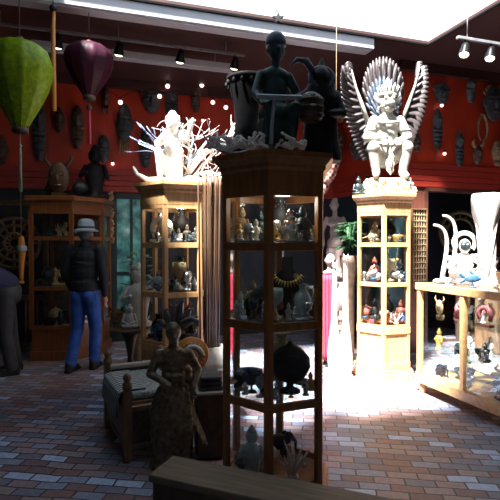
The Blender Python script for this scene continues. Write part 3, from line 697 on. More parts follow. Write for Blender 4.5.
# ------------------------------------------------------------------ statues standing on the nearest cabinet
ZF = CHF
def drum():
    t = thing('carved_drum', 'dark carved hourglass drum with studded rim on top of the nearest cabinet', 'drum', Vector((-.02, 3.06, ZF)))
    m = MB(); m.lathe([(.09, 0), (.10, .02), (.085, .10), (.065, .18), (.075, .28), (.098, .36), (.105, .41), (.10, .412)], 26, wob=lambda a, z: .03 * sin(a * 9)); m.build('drum_body', blackm, t)
    m = MB(); m.torus((0, 0, .40), .105, .013, None, 28, 8)
    for k in range(14):
        a = k * 2 * pi / 14; m.ell((cos(a) * .115, sin(a) * .115, .375), (.011, .011, .014), None, 8, 5)
    m.build('studded_rim', blackm, t)
    m = MB(); m.lathe([(.102, .40), (.102, .412), (.001, .416)], 26); m.build('drum_skin', tan, t)
    t.scale = (1.12, 1.12, 1.35)
d_ = drum()
def horned():
    t = thing('curved_horn', 'long blue-grey curved horn lying across in front of the dark drum', 'horn', Vector((-.10, 2.84, ZF)))
    m = MB(); pts = []
    for i in range(15):
        a = radians(200 + i * 9.5); pts.append((cos(a) * .22 + .02, .03 * sin(i * .3), .235 + sin(a) * .20))
    m.tube(pts, [.004 + .0012 * i if i < 9 else .0148 - .001 * (i - 9) for i in range(15)], 10); m.build('horn', mat('blue_horn', (.10, .14, .24), .3, scale=6, var=.4), t)
    m = MB(); m.lathe([(.035, 0), (.035, .012), (.008, .02), (.008, .04)], 14); m.build('horn_stand', blackmetal, t)
horned()
def seated_dark():
    t = thing('seated_statue', 'green-black bronze seated figure with a round cap on the nearest cabinet', 'statue', Vector((.15, 2.86, ZF)), .25); t.scale = (1.05, 1.05, 1.10)
    b = MB()
    b.box((0, 0, .10), (.19, .17, .20)); b.ell((0, 0, .24), (.10, .09, .07)); b.ell((0, .01, .36), (.075, .06, .13)); b.ell((0, .01, .45), (.088, .055, .05))
    for s in (-1, 1):
        b.caps((s * .045, -.01, .24), (s * .07, -.13, .25), .042, .034); b.caps((s * .07, -.13, .25), (s * .06, -.11, .06), .032, .022); b.caps((s * .06, -.11, .04), (s * .065, -.16, .02), .022, .016)
    b.caps((-.08, .01, .45), (-.125, -.03, .34), .03, .026); b.caps((-.125, -.03, .34), (-.11, -.12, .27), .025, .018)
    b.caps((.08, .01, .45), (.14, .02, .36), .03, .026); b.caps((.14, .02, .36), (.12, -.10, .28), .025, .018)
    for s, x in ((-1, -.11), (1, .12)):
        for k in range(4): b.caps((x - .012 + .008 * k, -.13, .27), (x - .014 + .009 * k, -.155, .255), .0055, .004, 6)
        b.caps((x - s * .012, -.115, .28), (x - s * .024, -.135, .285), .0055, .004, 6)
    b.caps((0, 0, .48), (0, -.01, .53), .028, .026); b.ell((0, -.015, .585), (.048, .055, .062)); b.ell((0, -.072, .575), (.009, .012, .014)); b.ell((0, -.062, .552), (.02, .01, .006))
    for s in (-1, 1): b.ell((s * .048, -.005, .58), (.008, .014, .018)); b.ell((s * .018, -.062, .592), (.009, .006, .005))
    b.build('body', verdi, t, voxel=.006, smooth=2)
    m = MB(); m.lathe([(.058, .605), (.060, .62), (.054, .65), (.035, .672), (.004, .68)], 20, (0, -.01, 0)); m.build('cap', mat('dusty_blue_bronze', (.07, .10, .15), .6, scale=20), t)
    m = MB(); m.tube([(-.15, -.15, .29), (-.02, -.17, .285), (.10, -.16, .30)], [.012, .016, .010], 8); m.tube([(-.06, -.165, .28), (-.075, -.165, .05)], [.008, .012], 8); m.build('pipe', palebl, t)
seated_dark()
def hooded():
    t = thing('hooded_statue', 'black hooded figure holding a round mask at the right end of the nearest cabinet', 'statue', Vector((.43, 2.94, ZF)), .1); t.scale = (1, 1, 1.06)
    b = MB(); b.lathe([(.13, 0), (.13, .04), (.11, .12), (.10, .25), (.105, .36), (.085, .44)], 20, sq=(1, .8)); b.ell((0, 0, .46), (.075, .07, .085)); b.caps((0, .01, .5), (.015, .02, .60), .045, .008)
    b.caps((-.09, 0, .38), (-.13, -.06, .28), .035, .03); b.caps((.09, 0, .38), (.12, -.05, .27), .035, .03); b.caps((-.13, -.06, .28), (-.07, -.11, .26), .028, .02); b.caps((.12, -.05, .27), (.03, -.12, .25), .028, .02)
    b.build('robed_body', blackm, t, voxel=.008, smooth=2)
    m = MB()
    m.torus((0, -.03, .47), .068, .018, (radians(70), 0, 0), 22, 8)
    for k in range(8): m.torus((0, .0, .20 - .0 + .0), .001, .001) if False else None
    m.tube([(-.06, -.05, .50), (-.10, -.04, .56), (-.15, -.03, .57), (-.19, -.02, .54)], [.02, .022, .016, .006], 8)
    m.build('hood_rim', mat('dusty_blue_black', (.05, .065, .11), .6, scale=20), t)
    m = MB(); m.lathe([(.055, 0), (.072, .02), (.074, .08), (.066, .13), (.03, .155), (.004, .16)], 22, (-.09, -.13, .20), wob=lambda a, z: .05 * sin(a * 12)); 
    for z in (.03, .07, .11): m.torus((-.09, -.13, .20 + z), .074, .006, None, 22, 6)
    m.build('banded_mask', wood_dk, t)
    m = MB(); m.ell((-.12, -.21, .315), (.014, .01, .006)); m.ell((-.07, -.215, .315), (.014, .01, .006)); m.ell((-.095, -.21, .27), (.02, .008, .006)); m.build('mask_inlay', bleach, t)
hooded()
def branchy(loc, label, x0, x1, n, seed, z0=.02, h=.10):
    t = thing('driftwood_branch', label, 'driftwood', loc)
    r = random.Random(seed); m = MB(); L_ = x1 - x0
    m.tube([(x0 + L_ * i / 8, .012 * sin(i * 2.1), z0 + .02 + .015 * sin(i * 1.7)) for i in range(9)], [.012 + .004 * sin(i) for i in range(8)] + [.005], 8)
    for k in range(n):
        x = x0 + L_ * r.random(); p = Vector((x, 0, z0 + .02)); q = p + Vector((r.uniform(-.05, .05), r.uniform(-.04, .04), r.uniform(-.012, h * .6))); e_ = q + Vector((r.uniform(-.05, .05), r.uniform(-.03, .03), r.uniform(-.02, h * .5)))
        e_.z = max(e_.z, .012); q.z = max(q.z, .012); m.tube([p, q, e_], [.010, .010, .004], 6); m.ell(e_, (.012, .010, .009), (r.random(), r.random(), 0), 8, 5)
    m.build('branch', mat('sunlit_driftwood', (.85, .84, .82), .6, scale=20, var=.1, bump=.3), t)  # wood whitened to stand in for sun that never reaches it
branchy(Vector((.0, 2.70, ZF)), 'white knotted driftwood branch at the left front edge of the nearest cabinet top', -.24, .10, 34, 4)
branchy(Vector((.24, 2.66, ZF)), 'small white driftwood twig lying at the right front of the nearest cabinet top', -.06, .07, 7, 9, h=.07)

# ------------------------------------------------------------------ canes in a stone urn
UR_ = Vector((-.335, 3.98, 0))
t = thing('stone_urn', 'pale round stone urn holding the bundle of canes', 'urn', UR_)
m = MB(); m.lathe([(.10, 0), (.12, .03), (.09, .07), (.13, .2), (.17, .38), (.175, .44), (.16, .50), (.165, .53), (.12, .56), (.12, .65), (.105, .65), (.105, .5), (.08, .45), (.01, .44)], 28); m.build('urn_body', stone, t)
m = MB(); m.torus((0, 0, .475), .172, .016, None, 28, 8)
for k in range(20):
    a = k * 2 * pi / 20; m.ell((cos(a) * .168, sin(a) * .168, .44), (.014, .014, .02), None, 8, 5)
m.build('carved_band', stone, t)
r = random.Random(8)
canem = mat('brown_cane', (.15, .085, .05), .4, scale=10, stretch=(4, 4, .5), var=.4)
proto = None
for k in range(10):
    a = k * 2 * pi / 10 + .3; rad = .035 + .04 * (k % 2)
    if proto is None:
        m = MB(); m.tube([(0, 0, 0), (0, 0, 1.5), (0, 0, 1.60)], [.008, .0085, .012], 8); proto = thing('walking_cane', 'slender brown cane with pale tip standing in the stone urn', 'cane', UR_, 0, 'canes in the stone urn')
        m.build('shaft', canem, proto); m = MB(); m.tube([(0, 0, 0), (0, 0, .06)], [.0095, .0095], 8); m.build('ferrule', bleach, proto); m = MB(); m.ell((0, 0, 1.615), (.014, .014, .02)); m.build('tip', bleach, proto); c = proto
    else: c = dup(proto)
    c.location = UR_ + Vector((cos(a) * rad, sin(a) * rad, .452 )); c.rotation_euler = (-sin(a) * .012, cos(a) * .012, 0)

# spiral disc on a stool beside the urn
t = thing('round_stool', 'small dark turned stool under the spiral disc', 'stool', Vector((-.465, 3.72, 0)))
m = MB(); m.lathe([(.085, .46), (.09, .47), (.09, .495), (.085, .50)], 20); m.build('seat', wood_md, t)
for k in range(3):
    a = k * 2 * pi / 3; m = MB(); m.tube([(cos(a) * .05, sin(a) * .05, .47), (cos(a) * .08, sin(a) * .08, 0)], [.013, .010], 8); m.build('leg', wood_md, t)
t = thing('spiral_disc', 'orange round disc carved with a pale spiral shell, standing upright on a stool', 'carving', Vector((-.455, 3.72, .5)), .15)
m = MB(); m.T = Matrix.Translation((0, 0, .135)) @ Matrix.Rotation(pi / 2 - .15, 4, 'X'); m.lathe([(.13, -.012), (.135, 0), (.13, .012), (.001, .013)], 32); m.build('disc', orangew, t)
m = MB(); m.T = Matrix.Translation((0, -.004, .125)) @ Matrix.Rotation(pi / 2 - .15, 4, 'X'); pts = []; rr = []
for i in range(60):
    a = i * .28; q = .085 * math.exp(-a * .11); pts.append((q * cos(a), q * sin(a), .016)); rr.append(q * .22)
m.tube(pts, rr, 8)
for i in range(20):
    a = i * pi / 10; m.tube([(cos(a) * .09, sin(a) * .09, .016), (cos(a) * .105, sin(a) * .105, .014)], [.006, .004], 6)
m.build('spiral_relief', ivory, t)

# ------------------------------------------------------------------ carved armchair bench
def bench():
    A = Vector((-.84, 3.27, 0)); az = math.atan2(.455, .89); W_, D_ = .44, .70
    t = thing('carved_bench', 'dark carved wooden bench with turned corner posts at the centre left', 'bench', A, az)
    def post(x, y, h, nm='post'):
        m = MB(); m.box((x, y, h * .45), (.055, .055, h * .78)); m.lathe([(.02, 0), (.034, .02), (.03, .05), (.022, .07)], 14, (x, y, 0)); m.lathe([(.022, 0), (.034, .02), (.034, .05), (.02, .065), (.03, .09), (.022, .115), (.006, .125)], 14, (x, y, h * .84)); m.build(nm, wood_md, t)
    post(0, 0, .58); post(W_, 0, .58); post(0, D_, .60); post(W_, D_, .60)
    m = MB(); m.box((W_ / 2, 0, .23), (W_ - .05, .03, .26)); r = random.Random(2)
    for i in range(7):
        for j in range(4): m.torus((.06 + i * .053, -.014, .14 + j * .055), .018, .006, (pi / 2, 0, 0), 10, 5)
    m.build('front_panel', wood_dk, t)
    for z in (.10, .36): m = MB(); m.box((W_ / 2, -.004, z), (W_ - .04, .035, .035)); m.build('front_rail', wood_md, t, bevel=.004)
    for x in (0, W_):
        m = MB(); m.box((x, D_ / 2, .23), (.026, D_ - .05, .26)); m.box((x, D_ / 2, .10), (.035, D_ - .04, .035)); m.box((x, D_ / 2, .36), (.035, D_ - .04, .035)); m.build('side_panel', wood_md, t, bevel=.003)
    m = MB(); m.box((W_ / 2, D_, .40), (W_ - .04, .03, .14)); m.build('back_panel', wood_dk, t)
    m = MB(); m.box((W_ / 2, D_ - .004, .488), (W_ - .03, .055, .035)); m.build('back_rail', mat('pale_rail', (.42, .38, .34), .45, scale=9, var=.25), t, bevel=.008)  # back rail paler than the posts and panels
    m = MB(); m.box((W_ + .0, D_ * .62, .50), (.05, D_ * .6, .03), (-.12, 0, 0)); m.build('arm_rail', mat('pale_rail', (.42, .38, .34)), t, bevel=.006)
    m = MB(); m.box((W_ / 2, D_ / 2, .385), (W_ - .03, D_ - .05, .02)); m.build('seat', wood_md, t)
    c = thing('seat_cushion', 'grey patterned cushion draped with a striped woven edge on the carved bench', 'cushion', A + Vector((cos(az) * .0, sin(az) * .0, .397)), az)
    pm = mat('woven_pattern', (.36, .40, .41), .8, scale=60, var=.5, bump=.4, col2=(.08, .09, .09))
    m = MB(); m.box((W_ / 2 + .0, D_ / 2, .03), (W_ - .07, D_ - .09, .055)); m.build('pad', pm, c, bevel=.02)
    sm = stripe_mat(); m = MB()
    xs = [(.15, .064), (.06, .066), (.0, .064), (-.035, .05), (-.048, .01), (-.052, -.05), (-.055, -.11)]
    for i in range(len(xs) - 1): m.beam((xs[i][0], D_ * .5, xs[i][1]), (xs[i + 1][0], D_ * .5, xs[i + 1][1]), D_ - .16, .012)
    m.build('striped_throw', sm, c)
def stripe_mat():
    m = bpy.data.materials.new('striped_weave'); m.use_nodes = True; t = m.node_tree; N = t.nodes; L = t.links; b = N['Principled BSDF']; b.inputs['Roughness'].default_value = .85
    tc = N.new('ShaderNodeTexCoord'); w = N.new('ShaderNodeTexWave'); w.wave_type = 'BANDS'; w.bands_direction = 'Y'; w.inputs['Scale'].default_value = 7; w.inputs['Distortion'].default_value = 1.2; w.inputs['Detail'].default_value = 3
    L.new(tc.outputs['Object'], w.inputs['Vector']); r = N.new('ShaderNodeValToRGB'); L.new(w.outputs['Color'], r.inputs[0])
    r.color_ramp.elements[0].color = (.05, .06, .07, 1); r.color_ramp.elements[1].color = (.36, .40, .40, 1); r.color_ramp.elements[0].position = .4; r.color_ramp.elements[1].position = .6
    L.new(r.outputs[0], b.inputs['Base Color']); return m
bench()

# driftwood woman in front of the bench
def driftwoman():
    t = thing('driftwood_figure', 'tall brown gnarled carved figure with raised crest standing beside the bench', 'statue', Vector((-.515, 3.22, 0)), .1); t.scale = (1.08, 1.0, 1.05)
    b = MB()
    b.lathe([(.15, 0), (.155, .03), (.13, .05)], 22, sq=(1, .9)); 
    b.tube([(0, 0, .04), (-.02, 0, .2), (.03, .0, .36), (-.01, 0, .48), (0, 0, .60)], [.11, .13, .095, .07, .075], 14)
    b.ell((.0, 0, .66), (.085, .06, .09)); b.ell((-.0, -.0, .72), (.09, .055, .045))
    b.caps((0, 0, .75), (.0, -.01, .81), .032, .03); b.ell((0, -.015, .865), (.05, .058, .066)); b.ell((0, -.075, .86), (.011, .013, .016)); b.ell((0, -.065, .835), (.02, .012, .007))
    for s in (-1, 1): b.ell((s * .02, -.066, .878), (.010, .008, .006))
    b.caps((-.09, 0, .72), (-.14, -.03, .60), .034, .028); b.caps((-.14, -.03, .60), (-.04, -.11, .56), .027, .02)
    b.caps((.09, 0, .72), (.15, .02, .61), .034, .028); b.caps((.15, .02, .61), (.12, -.07, .50), .027, .02)
    for k in range(4): b.caps((-.05 + .012 * k, -.12, .565), (-.035 + .012 * k, -.145, .55), .007, .005, 6); b.caps((.11 + .01 * k, -.08, .49), (.11 + .011 * k, -.09, .45), .007, .005, 6)
    r = random.Random(6)
    for k in range(16):  # flowing folds like twisted roots
        a = r.uniform(0, 2 * pi); z = r.uniform(.05, .3); b.tube([(cos(a) * .12, sin(a) * .10, z), (cos(a + .5) * .13, sin(a + .5) * .11, z + .12), (cos(a + 1) * .09, sin(a + 1) * .08, z + .27)], [.02, .026, .012], 8)
    b.blade((.08, 0, .42), (.20, -.02, .12), .13, .05, (0, 1, .2)); b.blade((.02, -.05, .5), (-.05, -.13, .08), .12, .05, (1, 0, 0))
    b.build('body', mat('gnarled_wood', (.15, .11, .065), .45, scale=34, var=.75, bump=.9), t, voxel=.009, smooth=2)
    m = MB()
    for k, (x, z) in enumerate(((-.09, .93), (-.05, 1.0), (0, 1.02), (.05, 1.05), (.10, 1.0), (.13, .95))):
        m.tube([(x * .4, 0, .90), (x * .8, .01, (z + .9) / 2), (x, 0, z), (x + .02, -.02, z + .01)], [.026, .022, .014, .006], 8)
    m.tube([(.05, -.03, .92), (.11, -.05, .95), (.15, -.05, .93), (.155, -.05, .90)], [.016, .02, .016, .006], 8)
    m.build('crest', mat('grey_driftwood', (.12, .11, .11), .5, scale=16, var=.6, bump=.6), t)
driftwoman()
def stool2():
    t = thing('storage_stool', 'dark wooden box stool with pale edge between driftwood figure and nearest cabinet', 'stool', Vector((-.29, 3.42, 0)), .2)
    m = MB(); m.box((0, 0, .23), (.20, .26, .44)); m.build('box', wood_dk, t, bevel=.006)
    m = MB(); m.box((0, 0, .462), (.22, .28, .02)); m.build('lid', mat('pale_rail', (.42, .38, .34)), t, bevel=.005)
    t = thing('folded_blanket', 'folded dark grey blanket on the box stool', 'blanket', Vector((-.29, 3.42, .473)), .2)
    for k in range(3): m = MB(); m.box((0, 0, .017 + k * .033), (.17 - .01 * k, .22, .03)); m.build('fold', trous_m, t, bevel=.012)
stool2()

# ------------------------------------------------------------------ plank bench in the foreground
a0 = Vector((-.46, 2.17, 0)); az = math.atan2(-.2, .485)
t = thing('plank_bench', 'low long wooden plank box bench across the foreground', 'bench', a0, az)
m = MB(); m.box((.56, .10, .432), (1.12, .215, .036)); m.build('top', wood_grey, t, bevel=.006)
m = MB(); m.box((.56, .012, .207), (1.08, .02, .414)); m.build('front_board', wood_dk, t)
m = MB(); m.box((.56, .19, .207), (1.08, .02, .414)); m.build('back_board', wood_dk, t)
for x in (.03, 1.09): m = MB(); m.box((x, .10, .207), (.02, .156, .414)); m.build('end_board', wood_dk, t)

def fern(loc, hpot, label, n=40, rad=.24, seed=1, mt=leaf):
    t = thing('potted_fern', label, 'plant', loc)
    m = MB(); m.lathe([(.07, 0), (.09, .04), (.07, .10), (.07, hpot * .7), (.11, hpot - .1), (.12, hpot), (.10, hpot), (.09, hpot - .05), (.01, hpot - .05)], 22); m.build('pot', wood_dk, t)
    r = random.Random(seed); lf = MB(); st = MB()
    for k in range(n):
        a = r.uniform(0, 2 * pi); l = r.uniform(.5, 1) * rad; up = r.uniform(.2, .85)
        p0 = Vector((0, 0, hpot - .04)); p1 = p0 + Vector((cos(a) * l * .5, sin(a) * l * .5, up * .5 + .05)); p2 = p0 + Vector((cos(a) * l, sin(a) * l, up * .55))
        st.tube([p0, p1, p2], [.005, .003, .0015], 5)
        for j in range(5):
            f = j / 4; b_ = p1.lerp(p2, f)
            for s in (-1, 1):
                d = Vector((-sin(a) * s, cos(a) * s, .1)) * .06 + Vector((cos(a), sin(a), -.3)) * .04; lf.blade(b_, b_ + d, .024, .003, (cos(a), sin(a), 0), n=4)
    st.build('stems', mt, t); lf.build('leaves', mt, t)

# ------------------------------------------------------------------ figures beside the glass door
def plantstand():
    p0 = Vector((-1.20, 4.80, 0))
    t = thing('pedestal_table', 'dark wooden pedestal table carrying pale statuettes by the left glazed cabinet', 'table', p0)
    m = MB(); m.lathe([(.19, .62), (.20, .64), (.19, .66)], 26); m.build('table_top', wood_md, t)
    m = MB(); m.lathe([(.03, .08), (.045, .2), (.025, .35), (.05, .5), (.09, .62)], 18); m.build('column', wood_dk, t)
    m = MB(); m.lathe([(.15, 0), (.15, .04), (.05, .08)], 22); m.build('foot', wood_dk, t)
    def ts(kind, mt, nm, x, y, h, lab, z=.66, rz=0):
        o = trinket(kind, mt, nm, p0 + Vector((x, y, z)), h, rz, lab, None)
    ts('seated_figurine', stone, 'pale', .02, -.10, .24, 'at the front of the pedestal table')
    ts('figurine', bleach, 'white', .07, .06, .62, 'at the back of the pedestal table')
    ts('vase', tan, 'tan', -.09, .07, .20, 'at the back left of the pedestal table')
    ts('carved_mask', wood_md, 'brown', -.12, -.06, .22, 'at the left of the pedestal table')
    ts('coral', bleach, 'white', .13, -.04, .16, 'at the right of the pedestal table')
    # large carved heads on the floor before it
    for i, (x, y, h, mt, nm) in enumerate(((-1.13, 4.22, .46, tan, 'tan'),)):
        trinket('seated_figurine', mt, nm, Vector((x, y, 0)), h, .2 * i, 'on the bricks behind the bench', None)
    t = thing('flower_vase', 'vase of pale leaves and white blossoms beside the glass door', 'vase', p0 + Vector((.02, .32, 0)))
    m = MB(); m.lathe([(.10, 0), (.13, .2), (.12, .5), (.06, .8), (.09, .92), (.07, .9), (.05, .8)], 22); m.build('vase_body', tan, t)
    r = random.Random(12); lf = MB(); bl = MB(); st = MB()
    for k in range(34):
        a = r.uniform(0, 2 * pi); q = r.uniform(.04, .17); z = r.uniform(1.0, 1.45); e_ = Vector((cos(a) * q, sin(a) * q, z)); st.tube([(0, 0, .9), (e_.x * .4, e_.y * .4, z * .8 + .1), e_], [.004, .003, .002], 5)
        d = Vector((cos(a), sin(a), r.uniform(-.3, .6))) * r.uniform(.06, .11); lf.blade(e_, e_ + d, .045, .004, (-sin(a), cos(a), .3))
        if k % 3 == 0:
            for j in range(5): bl.ell(e_ + Vector((cos(j * 1.256) * .016, sin(j * 1.256) * .016, .02)), (.014, .014, .009), None, 7, 5)
    st.build('stems', leaf, t); lf.build('leaves', leafp, t); bl.build('blossoms', bleach, t)
plantstand()

# string of pale shells hanging by the door
t = thing('shell_garland', 'hanging garland of tan shells beside the dark glass door', 'garland', onwall(112, 191, 'A', .10))
m = MB(); L_ = .78
m.tube([(0, 0, 0), (0, 0, -L_)], .004, 6); m.build('cord', tan, t)
m = MB(); r = random.Random(9)
for k in range(46): m.ell((r.uniform(-.03, .03), r.uniform(-.03, .03), -.03 - k * .0162), (.024, .02, .014), (r.random() * 3, r.random() * 3, 0), 8, 5)
m.build('shells', mat('shell_tan', (.55, .32, .15), .45, scale=12, var=.4), t)

# ------------------------------------------------------------------ large wall cabinet behind the man
def wallcab():
    c0 = Vector((-2.78, 6.10, 0))
    p = [(0, 0), (.50, 0), (.80, .36), (.80, .78), (0, .78)]
    rz = radians(4)
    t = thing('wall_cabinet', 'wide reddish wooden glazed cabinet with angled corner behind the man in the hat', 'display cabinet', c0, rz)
    H = 2.10
    def off(pts, d):
        cx = sum(q[0] for q in pts) / len(pts); cy = sum(q[1] for q in pts) / len(pts)
        return [(q[0] + d * (1 if q[0] > cx else -1), q[1] + d * (1 if q[1] > cy else -1)) for q in pts]
    m = MB(); m.prism(off(p, .03), 0, .12); m.build('plinth', wood_wall, t, bevel=.006)
    m = MB(); m.prism(p, .12, .40); m.build('base_panel', wood_wall, t)
    m = MB(); m.prism(off(p, .02), H - .18, H - .06); m.prism(off(p, .06), H - .06, H); m.build('cornice', wood_wall, t, bevel=.006)
    for q in p:
        m = MB(); m.box((q[0], q[1], (H - .18 + .40) / 2), (.05, .05, H - .58)); m.build('post', wood_wall, t)
    for z in (.42, .92, 1.56, H - .2):
        m = MB()
        for k in range(3): a, b = p[k], p[k + 1]; m.beam((a[0], a[1], z), (b[0], b[1], z), .04, .05)
        m.build('rail', wood_wall, t)
    for z in (.92, 1.56): m = MB(); m.prism([(q[0] * .94, .03 + q[1] * .94) for q in p], z + .026, z + .034); m.build('shelf', glass_sh, t)
    for k in range(3):
        a, b = Vector((*p[k], 0)), Vector((*p[k + 1], 0))
        for z0, z1 in ((.42, .92), (.92, 1.56), (1.56, H - .2)):
            m = MB(); m.beam(a.lerp(b, .05) + Vector((0, 0, (z0 + z1) / 2)), a.lerp(b, .95) + Vector((0, 0, (z0 + z1) / 2)), .004, z1 - z0 - .05); m.build('glass_pane', glass, t)
    m = MB(); m.prism([(0, .76), (.80, .76), (.80, .79), (0, .79)], .4, H - .18); m.build('back_panel', wood_dk, t)
    g = 'curios in the wide wooden cabinet'
    r = random.Random(21)
    kinds = list(KIND); cols = ['bronze', 'tan', 'black', 'green', 'gold', 'tan', 'bronze', 'silver']
    for z, nm, hm in ((.401, 'in the lowest bay of the wide wooden cabinet', .34), (.955, 'on the lower shelf of the wide wooden cabinet', .36), (1.595, 'on the upper shelf of the wide wooden cabinet', .26)):
        i = 0
        for x in (.16, .30, .44, .60):
            for y in (.16, .42):
                if x > .5 and y < .3: continue
                if x > .5: y = .52
                kd = kinds[(i * 5 + int(z * 10)) % len(kinds)]; cl = cols[(i * 3 + int(z * 7)) % len(cols)]; i += 1
                q = Vector((x * cos(rz) - y * sin(rz), x * sin(rz) + y * cos(rz), 0))
                trinket(kd, COLS[cl], cl, c0 + q + Vector((0, 0, z)), min(hm * r.uniform(.6, .9), .21), r.uniform(-.5, .5), nm, g)
    # on top
    def top(kind, mt, nm, x, y, h, lab): 
        q = Vector((x * cos(rz) - y * sin(rz), x * sin(rz) + y * cos(rz), H)); return trinket(kind, mt, nm, c0 + q, h, 0, lab, None)
    top('carved_mask', wood_dk, 'dark brown', .28, .2, .50, 'standing on top of the wide wooden cabinet')
    top('seated_figurine', blackm, 'black', .16, .45, .42, 'on top of the wide wooden cabinet at its left')
    top('figurine', blackm, 'black', .66, .55, .74, 'tall beside the horned mask on the wide cabinet')
    top('lidded_jar', bronze, 'dark', .48, .5, .26, 'on top of the wide cabinet near its corner')
wallcab()
# carved screen to the far left with a hanging leg-shaped carving
t = thing('carved_screen', 'dark openwork carved screen at the far left behind the stooping person', 'screen', Vector((-3.22, 6.55, 0)), .1)
for x in (-.42, .42): m = MB(); m.box((x, 0, 1.05), (.06, .06, 2.1)); m.build('post', wood_dk, t)
for z in (.1, .75, 2.05): m = MB(); m.box((0, 0, z), (.80, .05, .07)); m.build('rail', wood_dk, t)
m = MB()
for q in (.34, .24, .13): m.torus((0, 0, 1.50), q, .022, (pi / 2, 0, 0), 32, 6)
for k in range(12): a = k * pi / 6; m.tube([(cos(a) * .05, 0, 1.5 + sin(a) * .05), (cos(a) * .36, 0, 1.5 + sin(a) * .36)], [.012, .02], 6)
for x in (-.3, -.15, 0, .15, .3): m.tube([(x, 0, .75), (x, 0, .12)], .015, 6)
for x in (-.34, .34):
    for z in (.95, 1.95): m.torus((x, 0, z), .05, .014, (pi / 2, 0, 0), 14, 6)
m.build('fretwork', wood_md, t)
t = thing('hanging_carving', 'slender tan carved leg with pale band hanging before the dark screen', 'carving', Vector((-2.86, 6.0, 1.0)))
m = MB(); m.tube([(0, 0, 0), (.0, 0, .10), (0, 0, .25), (.01, 0, .40), (0, 0, .58)], [.02, .028, .035, .045, .03], 12); m.ell((.02, -.03, .01), (.025, .05, .02)); m.build('leg_carving', orangew, t)
m = MB(); m.lathe([(.052, .40), (.06, .44), (.05, .47)], 16, (.01, 0, 0)); m.build('band', palebl, t)
m = MB(); m.tube([(0, 0, .55), (0, 0, CEIL - 1.002)], .003, 6); m.build('cord', tan, t)

# ------------------------------------------------------------------ right display case
wcasev = wood_case
def case():
    c0 = Vector((1.69, 4.85, 0)); L_, D_, H = 1.9, .62, 1.10
    # local x runs toward the viewer along V, local y along U
    az = math.atan2(V.y, V.x)
    t = thing('display_case', 'long waist-high honey wood and glass display case at the right', 'display case', c0, az)
    y = 0
    m = MB(); m.box((L_ / 2, D_ / 2, .165), (L_, D_ + .02, .03)); m.box((L_ / 2, -.0, .145), (L_ + .02, .03, .09)); m.box((L_ / 2, D_, .145), (L_ + .02, .03, .09)); m.build('base_board', wcasev, t, bevel=.006)
    for x in (.05, L_ - .05):
        for yy in (.04, D_ - .04): m = MB(); m.lathe([(.03, 0), (.035, .02), (.03, .15)], 12, (x, yy, 0)); m.build('foot', wcasev, t)
    m = MB()
    for yy in (.02, D_ - .02): m.box((L_ / 2, yy, H - .035), (L_ + .04, .06, .07))
    for x in (0.01, .62, 1.26, L_ - .01): m.box((x, D_ / 2, H - .036), (.06, D_ - .02, .066))
    m.build('top_frame', wcasev, t, bevel=.005)
    m = MB(); m.box((L_ / 2, D_ / 2, H - .003), (L_ - .02, D_ - .04, .006)); m.build('glass_top', glass, t)
    for x in (.0, .62, 1.26, L_):
        for yy in (.02, D_ - .02): m = MB(); m.box((x if 0 < x < L_ else (x + (.025 if x == 0 else -.025)), yy, .615), (.045, .045, .87)); m.build('post', wcasev, t)
    for z in (.44, .76):
        m = MB(); m.box((L_ / 2, D_ / 2, z), (L_ - .06, D_ - .08, .008)); m.build('shelf', glass_sh, t)
    for i, (x0, x1) in enumerate(((0.03, .60), (.64, 1.24), (1.28, L_ - .03))):
        for yy in (.015, D_ - .015): m = MB(); m.box(((x0 + x1) / 2, yy, .61), (x1 - x0, .004, .84)); m.build('glass_pane', glass, t)
    g = 'goods inside the long display case'
    r = random.Random(31)
    def place(x, yy, z, kind, col, h, where, rz=0):
        q = c0 + Vector((x * cos(az) - yy * sin(az), x * sin(az) + yy * cos(az), z)); trinket(kind, COLS[col], col, q, h, rz + az, where, g)
    rows = [(.181, 'on the bottom board of the long display case', [(.16, 'black', 'elephant_figurine', .16), (.34, 'bronze', 'bowl', .2), (.5, 'silver', 'coral', .16), (.74, 'bronze', 'bird_figurine', .2), (.95, 'black', 'dish_stack', .2), (1.12, 'silver', 'lidded_jar', .2), (1.42, 'tan', 'bowl', .22)]),
            (.445, 'on the lower glass shelf of the long display case', [(.14, 'gold', 'figurine', .2), (.28, 'white', 'bird_figurine', .14), (.42, 'bronze', 'elephant_figurine', .16), (.56, 'black', 'bowl', .14), (.72, 'silver', 'seated_figurine', .18), (.88, 'white', 'dish_stack', .14), (1.02, 'tan', 'vase', .24), (1.17, 'silver', 'goblet', .2)]),
            (.765, 'on the upper glass shelf of the long display case', [(.14, 'tan', 'carved_mask', .18), (.28, 'pink', 'vase', .2), (.42, 'pink', 'seated_figurine', .2), (.55, 'white', 'vase', .22), (.72, 'pink', 'arch_carving', .2), (.88, 'gold', 'figurine', .2), (1.06, 'blue', 'bowl', .24), (1.3, 'blue', 'dish_stack', .26)])]
    for z, wh, its in rows:
        for i, (x, col, kd, h) in enumerate(its): place(x, .16 + .13 * (i % 2), z, kd, col, h, wh)
        for i, (x, col, kd, h) in enumerate(its[::2]): place(x + .06, .46, z, KK[(i + int(z * 10)) % 4], 'white' if z > .3 else 'tan', .16, 'at the back ' + wh.replace('display ', ''))
    return c0, az, H
KK = ['vase', 'figurine', 'seashell', 'bird_figurine']
C0, CAZ, CHT = case()
def oncase(x, y, dz=0): return C0 + Vector((x * cos(CAZ) - y * sin(CAZ), x * sin(CAZ) + y * cos(CAZ), CHT + .001 + dz))
